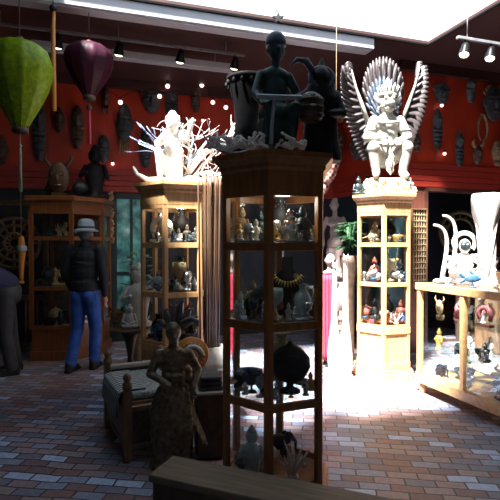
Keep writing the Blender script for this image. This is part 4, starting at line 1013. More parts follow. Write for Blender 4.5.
# two tall tusks
for i, (x, y, h, lab) in enumerate(((.06, .22, .58, 'shorter white curved tusk standing at the left end of the display case'), (.05, .34, .68, 'taller white curved tusk standing beside the shorter one on the case'))):
    t = thing('upright_tusk', lab, 'tusk', oncase(x, y), 0, 'upright tusks on the display case')
    m = MB(); pts = [(.03 + .055 * sin(pi * k / 12) - .09 * (k / 12) ** 3, 0, .03 + (h - .03) * sin(pi / 2 * (k / 12) ** .9)) for k in range(13)]; m.tube(pts, [.024 - .0010 * k for k in range(13)], 12); m.build('tusk', bleach, t)
    m = MB(); m.lathe([(.06, 0), (.06, .02), (.04, .035)], 18); m.build('stand', stone_wh, t)
# crouched white figure with round headdress
t = thing('mask_sculpture', 'white carved crouching figure with round haloed face on the display case', 'sculpture', oncase(.32, .30), -.3)
b = MB(); b.ell((0, 0, .05), (.15, .12, .055)); b.ell((0, .02, .18), (.08, .07, .14)); b.caps((-.07, 0, .26), (-.14, -.07, .17), .035, .03); b.caps((-.14, -.07, .17), (-.05, -.12, .12), .028, .02); b.caps((.07, 0, .26), (.15, -.05, .2), .035, .03); b.caps((.15, -.05, .2), (.08, -.12, .28), .028, .02)
b.caps((-.05, 0, .08), (-.12, -.11, .12), .045, .035); b.caps((.05, 0, .08), (.13, -.10, .10), .045, .035); b.ell((0, -.01, .37), (.055, .045, .07)); b.caps((-.08, .02, .05), (-.13, .03, .26), .03, .018)
b.build('body', bleach, t, voxel=.008, smooth=2)
m = MB(); m.torus((0, .02, .40), .095, .022, (pi / 2, 0, 0), 26, 8, radians(-40), radians(220)); m.build('halo', bleach, t)
m = MB(); m.ell((0, -.045, .375), (.045, .02, .05)); m.build('face', bronze, t)
for s in (-1, 1): m = MB(); m.ell((s * .018, -.062, .385), (.009, .006, .006)); m.build('eye', bleach, t)
# big bleached stump
t = thing('carved_stump', 'large bleached white trunk carving flaring at the top on the display case', 'sculpture', oncase(.56, .33)); t.scale = (.78, .78, 1.0)
m = MB(); m.lathe([(.12, 0), (.125, .03), (.10, .10), (.085, .25), (.075, .40), (.08, .48), (.11, .56), (.15, .68), (.165, .80), (.16, .85), (.12, .84), (.05, .70)], 26, wob=lambda a, z: .10 * sin(a * 5 + z * 4) + .05 * sin(a * 11)); m.build('trunk', bleach, t)
m = MB(); r = random.Random(3)
for k in range(7): a = k * .9; m.tube([(cos(a) * .09, sin(a) * .09, .1), (cos(a + .5) * .085, sin(a + .5) * .085, .35), (cos(a + 1) * .11, sin(a + 1) * .11, .58)], [.014, .018, .008], 8)
m.build('vine_relief', bleach, t)
for x, y, kd, mt, nm, h, lab in ((.62, .12, 'fish_carving', blueg, 'dark blue', .18, 'lying ahead of the stump on the display case'), (.82, .36, 'bowl', orangew, 'orange', .16, 'on the near part of the display case'), (.2, .45, 'coral', bleach, 'white', .22, 'behind the haloed figure on the display case'), (.66, .46, 'vase', rust, 'brown', .2, 'behind the fish on the display case'), (.36, .06, 'coral', bleach, 'white', .09, 'at the front edge of the display case')):
    trinket(kd, mt, nm, oncase(x, y), h, 0, lab, None)

# round woven fan and brass hoop in the dark doorway
t = thing('round_shield', 'round dark brass-ringed shield leaning in the dark doorway', 'shield', onwall(460, 232, 'C', -.35) - Vector((0, 0, 0)))
q = t.location.copy(); t.location = (q.x, q.y, 0)
m = MB(); m.torus((0, 0, q.z), .30, .03, (pi / 2, 0, 0), 34, 8); m.torus((0, 0, q.z), .20, .02, (pi / 2, 0, 0), 30, 8); m.build('ring', mat('dull_brass', (.13, .10, .04), .5, metal=.4), t)
m = MB()
for k in range(16): a = k * pi / 8; m.tube([(cos(a) * .2, 0, q.z + sin(a) * .2), (cos(a) * .3, 0, q.z + sin(a) * .3)], .012, 6)
m.lathe([(.2, 0), (.001, .04)], 20) if False else None
m.build('spokes', wood_dk, t)
m = MB(); m.beam((0, .03, 0), (0, .03, q.z), .08, .04, (0, 1, 0)); m.beam((-.25, .03, .02), (.25, .03, .02), .08, .04); m.build('stand', wood_dk, t)
# lattice rack between cabinet and doorway
q0 = onwall(419, 209, 'C', .06); q1 = onwall(419, 292, 'C', .06)
t = thing('lattice_rack', 'narrow brown lattice rack on the wall right of the winged figure cabinet', 'rack', Vector((q0.x, q0.y, q1.z)), TH)
hh = q0.z - q1.z; m = MB()
for x in (-.12, .12): m.box((x, 0, hh / 2), (.02, .03, hh))
for z in (0, hh): m.box((0, 0, z), (.26, .03, .02))
m.build('frame', wood_md, t)
m = MB()
for k in range(1, 14): m.box((0, 0, hh * k / 14), (.22, .015, .012))
for x in (-.08, -.04, 0, .04, .08): m.box((x, .004, hh / 2), (.010, .012, hh))
m.build('lattice', tan, t)
m = MB(); m.box((0, .018, hh / 2), (.24, .01, hh)); m.build('backing', wood_dk, t)
# dark wooden chest at right behind case
t = thing('wooden_chest', 'brown wooden chest against the wall at the right edge', 'chest', onwall(506, 300, 'C', .32) * 1, TH)
t.location.z = 0
m = MB(); m.box((0, 0, .56), (.7, .4, 1.1)); m.build('carcass', wood_md, t, bevel=.01)
for z in (.3, .62, .94):
    m = MB(); m.box((0, -.205, z), (.62, .02, .26)); d = m.build('drawer', wood_md, t, bevel=.006); m = MB(); m.ell((0, -.225, z), .018); m.build('knob', gold, d)
trinket('goblet', silver, 'silver', Vector((t.location.x - .2, t.location.y - .12, 1.112)), .22, 0, 'on the left of the wooden chest', None)
trinket('vase', bronze, 'dark bronze', Vector((t.location.x - .02, t.location.y - .06, 1.112)), .30, 0, 'on the wooden chest at the right edge', None)
# ------------------------------------------------------------------ things between the cabinets
def goddess():
    p0 = Vector((1.17, 6.62, 0))
    t = thing('stone_pedestal', 'grey stone pedestal under the rosy stone woman behind the white slender cats', 'pedestal', p0)
    m = MB(); m.box((0, 0, .03), (.34, .34, .06)); m.box((0, 0, .55), (.26, .26, .98)); m.box((0, 0, 1.06), (.32, .32, .06)); m.build('block', stone_pk, t, bevel=.008)
    t = thing('female_statue', 'rosy grey stone statue of a standing woman, bare shouldered, on the stone pedestal', 'statue', p0 + Vector((0, 0, 1.09)), -.15)
    b = MB(); b.lathe([(.13, 0), (.13, .04), (.10, .05)], 22)
    for s in (-1, 1): b.caps((s * .045, 0, .05), (s * .05, 0, .30), .045, .07)
    b.ell((0, 0, .40), (.11, .085, .11)); b.ell((0, 0, .56), (.075, .06, .12)); b.ell((0, 0, .70), (.115, .065, .08)); b.ell((.045, -.055, .68), (.042, .038, .042)); b.ell((-.045, -.055, .68), (.042, .038, .042))
    b.caps((.11, 0, .74), (.17, .01, .56), .036, .03); b.caps((.17, .01, .56), (.10, -.08, .44), .028, .02); b.caps((-.11, 0, .74), (-.17, .02, .57), .036, .03); b.caps((-.17, .02, .57), (-.15, -.02, .38), .028, .02)
    b.caps((0, 0, .76), (0, -.01, .85), .036, .034); b.ell((-.01, -.015, .93), (.058, .066, .08)); b.ell((-.01, -.082, .92), (.01, .012, .016)); b.ell((-.01, -.074, .89), (.02, .01, .006)); b.ell((0, .02, 1.0), (.045, .045, .035))
    for s in (-1, 1): b.ell((s * .058 - .01, 0, .93), (.01, .014, .02)); b.ell((s * .022 - .01, -.07, .945), (.011, .008, .006))
    b.build('body', stone_pk, t, voxel=.009, smooth=2)
    t = thing('stone_bust', 'small tan stone bust in front of the pedestal of the stone woman', 'bust', Vector((1.03, 6.15, 0)))
    b = MB(); b.lathe([(.13, 0), (.13, .05), (.09, .08), (.08, .9), (.11, .95), (.11, 1.0)], 18); b.ell((0, 0, 1.08), (.13, .08, .08)); b.caps((0, 0, 1.12), (0, 0, 1.2), .04, .04); b.ell((0, -.01, 1.28), (.065, .075, .085)); b.ell((0, -.085, 1.27), (.011, .013, .018)); b.ell((0, -.07, 1.24), (.02, .012, .007))
    for s in (-1, 1): b.ell((s * .024, -.072, 1.295), (.011, .008, .006)); b.ell((s * .066, 0, 1.275), (.01, .016, .02))
    b.build('body', stone_pk, t, voxel=.010, smooth=2)
goddess()
fern(Vector((1.27, 6.15, 0)), 1.34, 'potted fern on a tall dark pot left of the winged figure cabinet', rad=.19, seed=3, n=60)
def longneck(loc, h, label, rz):
    t = thing('slender_cat_statue', label, 'statue', loc, rz, 'slender white cats')
    b = MB(); b.lathe([(.08, 0), (.085, .02), (.07, .03)], 18, sq=(1, 1.1)); b.tube([(0, 0, .02), (0, 0, .2), (0, 0, .42), (0, -.005, .62), (0, 0, h - .1)], [.066, .082, .062, .036, .026], 14)
    b.caps((-.03, -.05, .32), (-.03, -.065, .04), .022, .018); b.caps((.03, -.05, .32), (.03, -.065, .04), .022, .018)
    b.ell((0, -.012, h - .06), (.034, .042, .036)); b.ell((0, -.05, h - .07), (.014, .018, .012))
    for s in (-1, 1): b.tube([(s * .018, -.01, h - .04), (s * .026, -.01, h + .01)], [.014, .003], 8)
    b.tube([(.0, .06, .08), (.05, .10, .05), (.10, .08, .08), (.11, .04, .18)], [.018, .016, .013, .006], 8)
    b.build('body', bleach, t, voxel=.007, smooth=2)
    m = MB()
    for s in (-1, 1): m.ell((s * .013, -.05, h - .055), (.004, .003, .004), None, 8, 5)
    m.build('eyes', blackm, t)
longneck(Vector((.97, 5.50, 0)), 1.30, 'slender long-necked white cat statue next to the red cloth', .1)
longneck(Vector((1.07, 5.36, 0)), 1.38, 'slender long-necked white cat statue next to the winged figure cabinet', -.1)
# red cloth on a stand
t = thing('cloth_stand', 'dark metal hanging stand bearing the red cloth behind the nearest cabinet', 'stand', Vector((.92, 5.85, 0)))
m = MB(); m.tube([(0, .03, 0), (0, .03, 1.12)], .012); m.build('pole', blackmetal, t)
m = MB(); m.tube([(-.14, .03, 1.12), (.14, .03, 1.12)], .012); m.build('crossbar', blackmetal, t)
m = MB(); m.lathe([(.12, 0), (.12, .015), (.02, .03)], 20, (0, .03, 0)); m.build('base', blackmetal, t)
vs = []; fs = []; nx, nz = 40, 14
for side in (0, 1):
    for j in range(nz + 1):
        for i in range(nx + 1):
            x = -.115 + .23 * i / nx; z = 1.115 - 1.04 * j / nz; y = .012 * sin(i * .95 + .3 * sin(j * .4)) * (.4 + .6 * j / nz)
            vs.append((x * (1 + .10 * sin(j * .3)), y - .02 - side * .004, z))
n1 = (nx + 1) * (nz + 1)
for side in (0, 1):
    for j in range(nz):
        for i in range(nx):
            a = side * n1 + j * (nx + 1) + i; fs.append((a, a + 1, a + nx + 2, a + nx + 1))
for j in range(nz):
    for i in (0, nx): a = j * (nx + 1) + i; fs.append((a, a + nx + 1, n1 + a + nx + 1, n1 + a))
for i in range(nx):
    for j in (0, nz): a = j * (nx + 1) + i; fs.append((a, a + 1, n1 + a + 1, n1 + a))
tag(MB().add(vs, fs).build('red_cloth', redcloth, None, Vector((.92, 5.85, .0))), 'crimson hanging cloth seen between nearest cabinet and white cats', 'cloth')
# spotted wooden totem behind the cats
t = thing('ribbed_totem', 'short brown and white banded totem between the two white cats', 'totem', Vector((1.12, 5.95, 0)))
m = MB(); m.lathe([(.05, 0), (.05, .62), (.03, .66)], 16); m.build('shaft', wood_md, t)
for k in range(5): m = MB(); m.lathe([(.054, .06 + k * .12), (.058, .09 + k * .12), (.054, .12 + k * .12)], 16); m.build('band', ivory, t)
# dark teal hanging rug behind plants on the side wall
q = onwall(362, 215, 'B', .03)
# bird-shaped panel hangings: woven fish hanging near the nearest cabinet
t = thing('woven_fish', 'pink and white checked woven fish hanging right of the nearest cabinet top', 'hanging ornament', P(331, 168, 4.9))
m = MB(); m.blade((-.05, 0, -.17), (.06, 0, .17), .13, .05, (1, 0, -.3), n=8); ck = bpy.data.materials.new('checked_weave'); ck.use_nodes = True; n_ = ck.node_tree.nodes; tx = n_.new('ShaderNodeTexChecker'); tx.inputs['Scale'].default_value = 34; tx.inputs['Color1'].default_value = (.45, .22, .18, 1); tx.inputs['Color2'].default_value = (.10, .04, .04, 1); tc_ = n_.new('ShaderNodeTexCoord'); ck.node_tree.links.new(tc_.outputs['Object'], tx.inputs['Vector']); ck.node_tree.links.new(tx.outputs[0], n_['Principled BSDF'].inputs['Base Color'])
m.build('body', ck, t)
m = MB(); m.blade((-.045, 0, -.15), (-.09, 0, -.27), .08, .02, (1, 0, -.3)); m.build('tail', ck, t)
m = MB(); m.tube([(.05, 0, .15), (.05, 0, CEIL - t.location.z + .01)], .002, 5); m.build('cord', tan, t)

# ------------------------------------------------------------------ masks and carvings on the red walls
def face_mask(name, label, loc, rz, w, h, mt, horns=0, crest=0, beard=0, rim=None, cat='mask'):
    t = thing(name, label, cat, loc, rz)
    m = MB(); m.ell((0, 0, 0), (w / 2, .055, h / 2), None, 18, 12); m.ell((0, -.052, -.02 * h), (w * .09, .035, h * .13)); m.ell((0, -.045, -h * .24), (w * .2, .022, h * .05)); m.ell((0, -.045, h * .16), (w * .36, .025, h * .04))
    for s in (-1, 1): m.ell((s * w * .23, -.042, h * .05), (w * .12, .02, h * .06)); m.ell((s * w * .5, 0, 0), (w * .08, .02, h * .12))
    m.build('face', mt, t, voxel=.010, smooth=1)
    if horns:
        for s in (-1, 1): m = MB(); m.tube([(s * w * .3, 0, h * .38), (s * w * .62, -.01, h * .5), (s * w * .68, -.02, h * .5 + horns * .6), (s * w * .45, -.02, h * .5 + horns)], [.026, .024, .018, .006], 8); m.build('horn', rim or mt, t)
    if crest:
        m = MB(); n = 9
        for k in range(n): a = radians(-60 + 120 * k / (n - 1)); m.blade((sin(a) * w * .38, 0, cos(a) * h * .4), (sin(a) * (w * .5 + crest), 0, cos(a) * (h * .45 + crest)), .05, .018, (cos(a), 0, -sin(a)))
        m.build('crest', rim or mt, t)
    if beard:
        m = MB()
        for k in range(5): x = (-2 + k) * w * .14; m.tube([(x, -.01, -h * .40), (x * 1.1, -.02, -h * .5 - beard)], [.018, .006], 6)
        m.build('beard', rim or mt, t)
    return t
def long_mask(name, label, loc, rz, w, h, mt, cat='mask'):
    t = thing(name, label, cat, loc, rz)
    m = MB(); m.blade((0, 0, -h / 2), (0, 0, h / 2), w, .05, (1, 0, 0), n=10); m.ell((0, -.02, h * .2), (w * .36, .045, h * .17)); m.ell((0, -.06, h * .19), (w * .07, .025, h * .06)); 
    for s in (-1, 1): m.ell((s * w * .17, -.055, h * .25), (w * .09, .016, h * .025))
    m.ell((0, -.055, h * .11), (w * .14, .014, h * .015))
    for k in range(4): m.torus((0, -.005, -h * (.02 + .1 * k)), w * (.40 - .05 * k), .014, (0, 0, 0), 18, 6, sq=.55)
    m.build('carved_board', mt, t, voxel=.010, smooth=1)
    return t
mk1 = mat('mask_charcoal', (.05, .058, .065), .5, scale=16, var=.5, bump=.6)
mk2 = mat('mask_umber', (.085, .045, .028), .5, scale=16, var=.5, bump=.6)
mk3 = mat('mask_tan', (.30, .20, .10), .5, scale=16, var=.5, bump=.6)
mk4 = mat('mask_slate', (.10, .11, .12), .5, scale=16, var=.5, bump=.6)
def px2m(npx, loc): return npx / F * loc.y
# wall C
for (x, y, w, h, fn, kw, nm, lab) in (
    (441, 96, 15, 18, face_mask, dict(mt=mk1, crest=.07, rim=mk4), 'crested_mask', 'dark mask with fan crest, just right of the winged figure high on the red wall'),
    (437, 130, 12, 42, long_mask, dict(mt=mk1), 'long_mask', 'tall narrow dark mask directly beneath the fan-crested mask on red wall'),
    (470, 91, 12, 25, long_mask, dict(mt=mk4), 'oval_mask', 'slate oval mask high on the red wall below the spotlights'),
    (459, 149, 11, 36, long_mask, dict(mt=mk1), 'long_mask', 'narrow charcoal mask low on red wall above the dark doorway'),
    (493, 104, 24, 36, face_mask, dict(mt=mk1, crest=.05, rim=mk3), 'large_mask', 'largest round dark mask with pale rim at the right edge of the red wall'),
    (477, 155, 10, 20, face_mask, dict(mt=mk2, horns=.06, rim=mk3), 'horned_mask', 'small brown mask with tan horns beneath the tan ring on the red wall'),
    (496, 152, 11, 22, face_mask, dict(mt=mk3, beard=.05), 'bearded_mask', 'tan bearded mask at the right edge low on the red wall'),
    (415, 142, 12, 17, face_mask, dict(mt=mk2, beard=.03), 'round_mask', 'round umber mask partly behind the right stone wing')):
    q = onwall(x, y, 'C', .06); W_ = px2m(w, q); H_ = px2m(h, q); fn(nm, lab, q, TH, w=W_, h=H_, **kw)
q = onwall(482, 129, 'C', .05); t = thing('ring_carving', 'tan horn ring carving hanging right on the red wall between masks', 'carving', q, TH)
m = MB(); pts = [(cos(a) * .085, -.0, sin(a) * .18) for a in [radians(-70 + i * 20) for i in range(17)]]; m.tube(pts, [.010 + .012 * sin(pi * i / 16) for i in range(17)], 8); m.build('ring', mk3, t); m = MB(); m.ell((.01, 0, .185), (.05, .03, .03)); m.build('head', mk3, t)
# side wall B
for (x, y, w, h, fn, kw, nm, lab) in (
    (357, 143, 17, 34, long_mask, dict(mt=mk4), 'oval_mask', 'grey oval mask on the side wall left of the winged figure'),
    (341, 106, 16, 34, face_mask, dict(mt=mk3, horns=.10, rim=mk3), 'horned_mask', 'tan mask with upright horns beside the hooded black statue'),
    (338, 146, 12, 34, long_mask, dict(mt=mk2), 'long_mask', 'narrow brown mask on the side wall beneath the tan horned mask')):
    q = onwall(x, y, 'B', .08); W_ = px2m(w, q) * 1.6; H_ = px2m(h, q); fn(nm, lab, q, TH - pi / 2 + .0, w=W_, h=H_, **kw)
# wall A
for (x, y, w, h, fn, kw, nm, lab) in (
    (106, 97, 8, 22, face_mask, dict(mt=mk2, beard=.1), 'small_mask', 'small brown bearded mask right of the purple lantern'),
    (125, 124, 15, 40, face_mask, dict(mt=mk1, beard=.16, rim=mk3), 'tusked_mask', 'large dark mask with pale hanging tusks on the left red wall'),
    (104, 149, 12, 28, long_mask, dict(mt=mk1), 'short_mask', 'short dark mask low on the wall under the purple lantern'),
    (146, 148, 11, 40, long_mask, dict(mt=mk1), 'long_mask', 'long dark mask just left of the root carving'),
    (152, 101, 17, 26, face_mask, dict(mt=mk1, crest=.08), 'crested_mask', 'dark crested mask above the root carving on the left wall'),
    (78, 127, 13, 44, long_mask, dict(mt=mk2), 'long_mask', 'long umber mask behind the purple lantern tassel'),
    (172, 103, 14, 30, long_mask, dict(mt=mk1), 'oval_mask', 'charcoal oval mask above the crouched root figure'),
    (196, 98, 10, 30, long_mask, dict(mt=mk2), 'long_mask', 'umber long mask between the glowing bulbs above the root carving'),
    (40, 130, 13, 62, long_mask, dict(mt=mk1), 'tall_mask', 'very tall dark mask right beside the green lantern tail'),
    (60, 120, 10, 26, face_mask, dict(mt=mk2), 'small_mask', 'small dark mask beneath the orange cane pole'),
    (2, 150, 12, 30, face_mask, dict(mt=mk2), 'small_mask', 'small dark mask at the left edge of the red wall'),
    (252, 110, 14, 40, long_mask, dict(mt=mk1), 'long_mask', 'long dark mask behind the carved drum')):
    q = onwall(x, y, 'A', .06); W_ = px2m(w, q); H_ = px2m(h, q); fn(nm, lab, q, TH, w=W_, h=H_, **kw)

# ------------------------------------------------------------------ string of glowing bulbs
def bulb(loc, label, r_=.026, grp=None, rz=0):
    t = thing('globe_bulb', label, 'light bulb', loc, rz, grp)
    m = MB(); m.ell((0, -.0, 0), r_, None, 14, 10); m.build('globe', bulbm, t)
    m = MB(); m.lathe([(.012, 0), (.014, .02), (.014, .035), (.006, .04)], 12, (0, 0, r_ * .8)); m.build('socket', blackmetal, t)
    return t
bp = [(121, 103), (141, 98), (160, 97), (165, 77), (168, 87), (188, 79), (202, 86), (213, 103), (226, 108)]
pts = []
for i, (x, y) in enumerate(bp):
    q = onwall(x, y, 'A', .20); pts.append(q)
    if i == 1: continue
    bulb(q, 'small glowing pinkish globe bulb on the string above the root carving', .034, 'globe bulbs above the root carving')
tp = []
for q in pts: tp += [q + Vector((-.06, 0, .10)), q + Vector((0, 0, .068)), q + Vector((.06, 0, .10))]
m = MB(); m.tube([onwall(108, 90, 'A', .12)] + tp + [onwall(262, 96, 'A', .12)], .005, 6)
tag(m.build('bulb_wire', blackmetal), 'thin black wire carrying the glowing globe bulbs on the left wall', 'wire')
for x, y, k, lab in ((441, 106, 'C', 'tiny glowing bulb on the red wall between crested mask and the long mask'), (444, 154, 'C', 'tiny glowing bulb on the red wall left of the narrow charcoal mask'), (113, 164, 'A', 'tiny glowing bulb low on the left wall right of the short dark mask'), (203, 121, None, 'glowing globe bulb among the upper twigs of the root carving')):
    q = onwall(x, y, k, .05) if k else onwall(x, y, 'A', .05); bulb(q, lab, .024)

# ------------------------------------------------------------------ hanging lanterns and pole
def lantern(label, loc, w, h, cols, n=12, tassel=None, cord_to=CEIL):
    t = thing('silk_lantern', label, 'lantern', loc)
    prof = [(.10, 1.0), (.30, .985), (.62, .95), (.88, .87), (1.0, .74), (.98, .62), (.86, .47), (.66, .31), (.44, .16), (.28, .06), (.20, .0)]
    prof = [(r_ * w / 2, z * h) for r_, z in reversed(prof)]
    m = MB(); m.lathe(prof, 72, wob=lambda a, z: -.035 * abs(sin(a * n / 2)) ** .5 + .03); m.build('silk_shade', cols, t)
    m = MB()
    for k in range(n):
        a = k * 2 * pi / n; m.tube([(r_ * 1.0 * cos(a), r_ * 1.0 * sin(a), z) for r_, z in prof], .0035, 5)
    m.build('ribs', cols, t)
    m = MB(); m.lathe([(w * .10, -.03), (w * .13, -.025), (w * .13, .012), (w * .09, .02)], 24); m.build('bottom_cap', wood_dk, t)
    m = MB(); m.lathe([(w * .05, h - .01), (w * .09, h), (w * .05, h + .03)], 24); m.tube([(0, 0, h + .02), (0, 0, cord_to - loc[2])], .004, 6); m.build('top_cap', wood_dk, t)
    tassel(t)
    return t
def silk(name, c, c2):
    m = mat(name, c, .45, scale=26, var=.3, bump=.35, col2=c2); m.node_tree.nodes['Principled BSDF'].inputs['Specular IOR Level'].default_value = .2
    return m
gs = silk('green_silk', (.24, .34, .006), (.10, .18, .004)); ps = silk('purple_silk', (.045, .006, .018), (.02, .003, .012))
def tas_g(t):
    m = MB(); m.tube([(0, 0, -.02), (-.002, 0, -.12)], .004, 6); m.ell((0, 0, -.13), .013); m.tube([(0, 0, -.13), (0, 0, -.2), (0, 0, -.50)], [.007, .009, .014], 10); m.build('tassel', mat('pale_green_tassel', (.30, .40, .30), .6, stretch=(6, 6, .4)), t)
def tas_p(t):
    m = MB(); m.tube([(0, 0, -.02), (0, 0, -.12)], .005, 6); m.ell((0, 0, -.10), .03); m.build('tassel_knot', wood_dk, t)
    m = MB(); m.tube([(0, 0, -.12), (0, 0, -.2), (0, 0, -.46)], [.010, .016, .020], 10); m.build('tassel', mat('crimson_tassel', (.45, .03, .07), .6, stretch=(6, 6, .4)), t)
pz = P(21, 130, 3.9); top_ = P(21, 42, 3.9)
lantern('large green silk balloon lantern hanging at the upper left', pz, .50, top_.z - pz.z, gs, 12, tas_g)
pz = P(90, 98, 4.8); top_ = P(90, 45, 4.8)
lantern('smaller purple silk balloon lantern hanging right of the green one', pz, .47, top_.z - pz.z, ps, 12, tas_p)
# orange pole hanging from a black knob
a = P(54.5, 10, 4.45); b = P(54.5, 111, 4.45)
t = thing('hanging_cane', 'long orange wooden cane hanging from a black knob between the two lanterns', 'cane', b)
m = MB(); L_ = a.z - b.z; m.tube([(0, 0, 0), (0, 0, L_ * .3), (.0, 0, L_ * .8), (.01, 0, L_ - .02)], [.026, .024, .020, .012], 12); m.build('pole', orangew, t)
m = MB(); m.ell((0, 0, L_), .036); m.build('knob', blackmetal, t); m = MB(); m.tube([(0, 0, L_), (0, 0, CEIL - b.z)], .004, 6); m.build('cord', blackmetal, t)

# ------------------------------------------------------------------ fluorescent housings, tracks and spotlights
def linefix(name, label, p, q, w, h, cat='light fixture', rods=(.12, .5, .88), mt=whitemetal):
    d = q - p; L_ = d.length; az = math.atan2(d.y, d.x)
    t = thing(name, label, cat, p, az)
    m = MB(); m.box((L_ / 2, 0, 0), (L_, w, h)); m.build('housing', mt, t, bevel=.006)
    m = MB(); m.box((L_ / 2, 0, -h / 2 - .006), (L_ - .06, w * .7, .012)); m.build('diffuser', mt, t, bevel=.003)
    for f in rods: m = MB(); m.tube([(L_ * f, 0, h / 2 - .001), (L_ * f, 0, CEIL - p.z)], .008, 8); m.build('hanger', whitemetal, t)
    return t
pe = P(369, 48, 5.83); ps_ = Vector((pe.x - 4.1 * cos(TH), pe.y - 4.1 * sin(TH), pe.z))
t = linefix('fluorescent_fixture', 'long white fluorescent housing hung across the ceiling from left edge to the winged figure', ps_, pe, .20, .13, rods=(.06, .45, .885))
a = P(33, 46, 5.55); b = P(234, 73, 0 + 6.25); b.z = a.z
d_ = (b - a); b = a + Vector((cos(TH), sin(TH), 0)) * d_.length
t = linefix('fluorescent_fixture', 'shorter white fluorescent housing behind the black spotlights at left', a, b, .12, .085, rods=(.1, .9))
def spotlight(parent_label, loc, aim, dirv):
    t = thing('spotlight', parent_label, 'spotlight', loc)
    d = Vector(dirv).normalized(); rotm = d.to_track_quat('-Z', 'Y').to_matrix().to_4x4()
    m = MB(); m.tube([(0, 0, 0), (0, 0, -.055)], .010, 8); m.build('stem', blackmetal, t)
    m = MB(); m.T = Matrix.Translation((0, 0, -.10)) @ rotm; m.lathe([(.026, .075), (.038, .06), (.042, .02), (.058, -.05), (.060, -.06), (.052, -.06), (.048, -.04), (.01, -.035)], 22); m.build('can', blackmetal, t)
    m = MB(); m.T = Matrix.Translation((0, 0, -.10)) @ rotm; m.ell((0, 0, -.055), (.047, .047, .022)); m.build('bulb', spotm, t)
    ld = bpy.data.lights.new('spot_beam', 'SPOT'); ld.energy = 22; ld.spot_size = radians(75); ld.spot_blend = .8; ld.color = (1, .82, .6); ld.shadow_soft_size = .04
    lo_ = bpy.data.objects.new('spot_beam', ld); SC.collection.objects.link(lo_); lo_.parent = t; lo_.location = Vector((0, 0, -.10)) + d * .09; lo_.rotation_euler = d.to_track_quat('-Z', 'Y').to_euler()
    return t
ta = P(-30, 23, 5.0); tb = P(242, 60, 0 + 6.05); tz = P(60, 34, 5.3).z
dl = Vector((tb.x - ta.x, tb.y - ta.y, 0)).length
ta.z = tz; tb = ta + Vector((cos(TH), sin(TH), 0)) * dl
t = thing('lighting_track', 'thin grey lighting track carrying the row of black spotlights at left', 'lighting track', ta, TH)
m = MB(); m.box((dl / 2, 0, 0), (dl, .035, .03)); m.build('track', greymetal, t, bevel=.003)
for f in (.1, .5, .92): m = MB(); m.tube([(dl * f, 0, .01), (dl * f, 0, CEIL - tz)], .006, 6); m.build('hanger', greymetal, t)
names = ('black spotlight just right of the green lantern behind the orange cane', 'black spotlight right of the purple lantern', 'black spotlight above the leafy spray of the root carving', 'black spotlight nearest the dark carved drum')
for (x, y), lab in zip(((59, 40), (120, 45), (181, 52), (235, 60)), names):
    f = (x / F - 250 / F); # find point on the track line at this column
    # ta + s*U : x/y = f
    s_ = (f * ta.y - ta.x) / (U.x - f * U.y); q = ta + Vector((U.x, U.y, 0)) * s_ + Vector((0, 0, -.015))
    spotlight(lab, q, None, (-V.x * .35 - .1, -V.y * .35, -1))
# right track
ra = P(458, 39, 4.9); rb = ra + U * .75
t = thing('lighting_track', 'short grey lighting track at the upper right with two spotlights', 'lighting track', ra, TH)
m = MB(); m.box((.45, 0, 0), (.95, .035, .03)); m.build('track', greymetal, t, bevel=.003)
for f in (.1, .8): m = MB(); m.tube([(f, 0, .01), (f, 0, CEIL - ra.z)], .006, 6); m.build('hanger', greymetal, t)
spotlight('black spotlight at the upper right facing down left', ra + U * .07 + Vector((0, 0, -.015)), None, (-.25, -.25, -1))
spotlight('black spotlight touching the right edge of the picture', ra + U * .40 + Vector((0, 0, -.015)), None, (-.25, -.25, -1))
# star and bird ornaments on the skylight rim
q = R(SU1 + .02, SV0 + 1.55, CEIL)
t = thing('paper_star', 'dark star ornament hanging from the skylight edge above the seated bronze', 'ornament', P(278, 20, 4.4)); m = MB(); pt = []
for k in range(10): a_ = k * pi / 5 + pi / 2; q_ = .055 if k % 2 == 0 else .022; pt.append((q_ * cos(a_), q_ * sin(a_)))
m.T = Matrix.Rotation(pi / 2, 4, 'X'); m.prism(pt, -.012, .012); m.build('star', blackm, t)
m = MB(); q = R(0, SV0 - .02, 0); m.tube([(0, 0, .05), (0, .3, .22), (0, .9, CEIL - t.location.z)], .003, 5); m.build('wire', blackmetal, t)

# ------------------------------------------------------------------ people
def hand(m, w, d, side, s=1.0, palm=Vector((0, -1, 0))):
    """hand from wrist w along d; palm = thumb side direction"""
    d = Vector(d).normalized(); th = Vector(palm).normalized(); bn = d.cross(th).normalized()
    m.caps(w, w + d * .075 * s, .022 * s, .030 * s, 10); m.caps(w + d * .05 * s - th * .015 * s, w + d * .08 * s + th * .02 * s, .022 * s, .02 * s, 8)
    for k, L_ in enumerate((.066, .076, .072, .056)):
        b0 = w + d * .088 * s + th * (.028 - .018 * k) * s; j = b0 + d * L_ * .5 * s; e_ = j + (d * .8 + bn * .5 * side).normalized() * L_ * .5 * s
        m.caps(b0, j, .0095 * s, .009 * s, 8); m.caps(j, e_, .009 * s, .0075 * s, 8)
    b0 = w + d * .03 * s + th * .025 * s; j = b0 + (d * .7 + th * .7) * .04 * s; m.caps(b0, j, .012 * s, .011 * s, 8); m.caps(j, j + (d * .95 + th * .2) * .032 * s, .011 * s, .009 * s, 8)
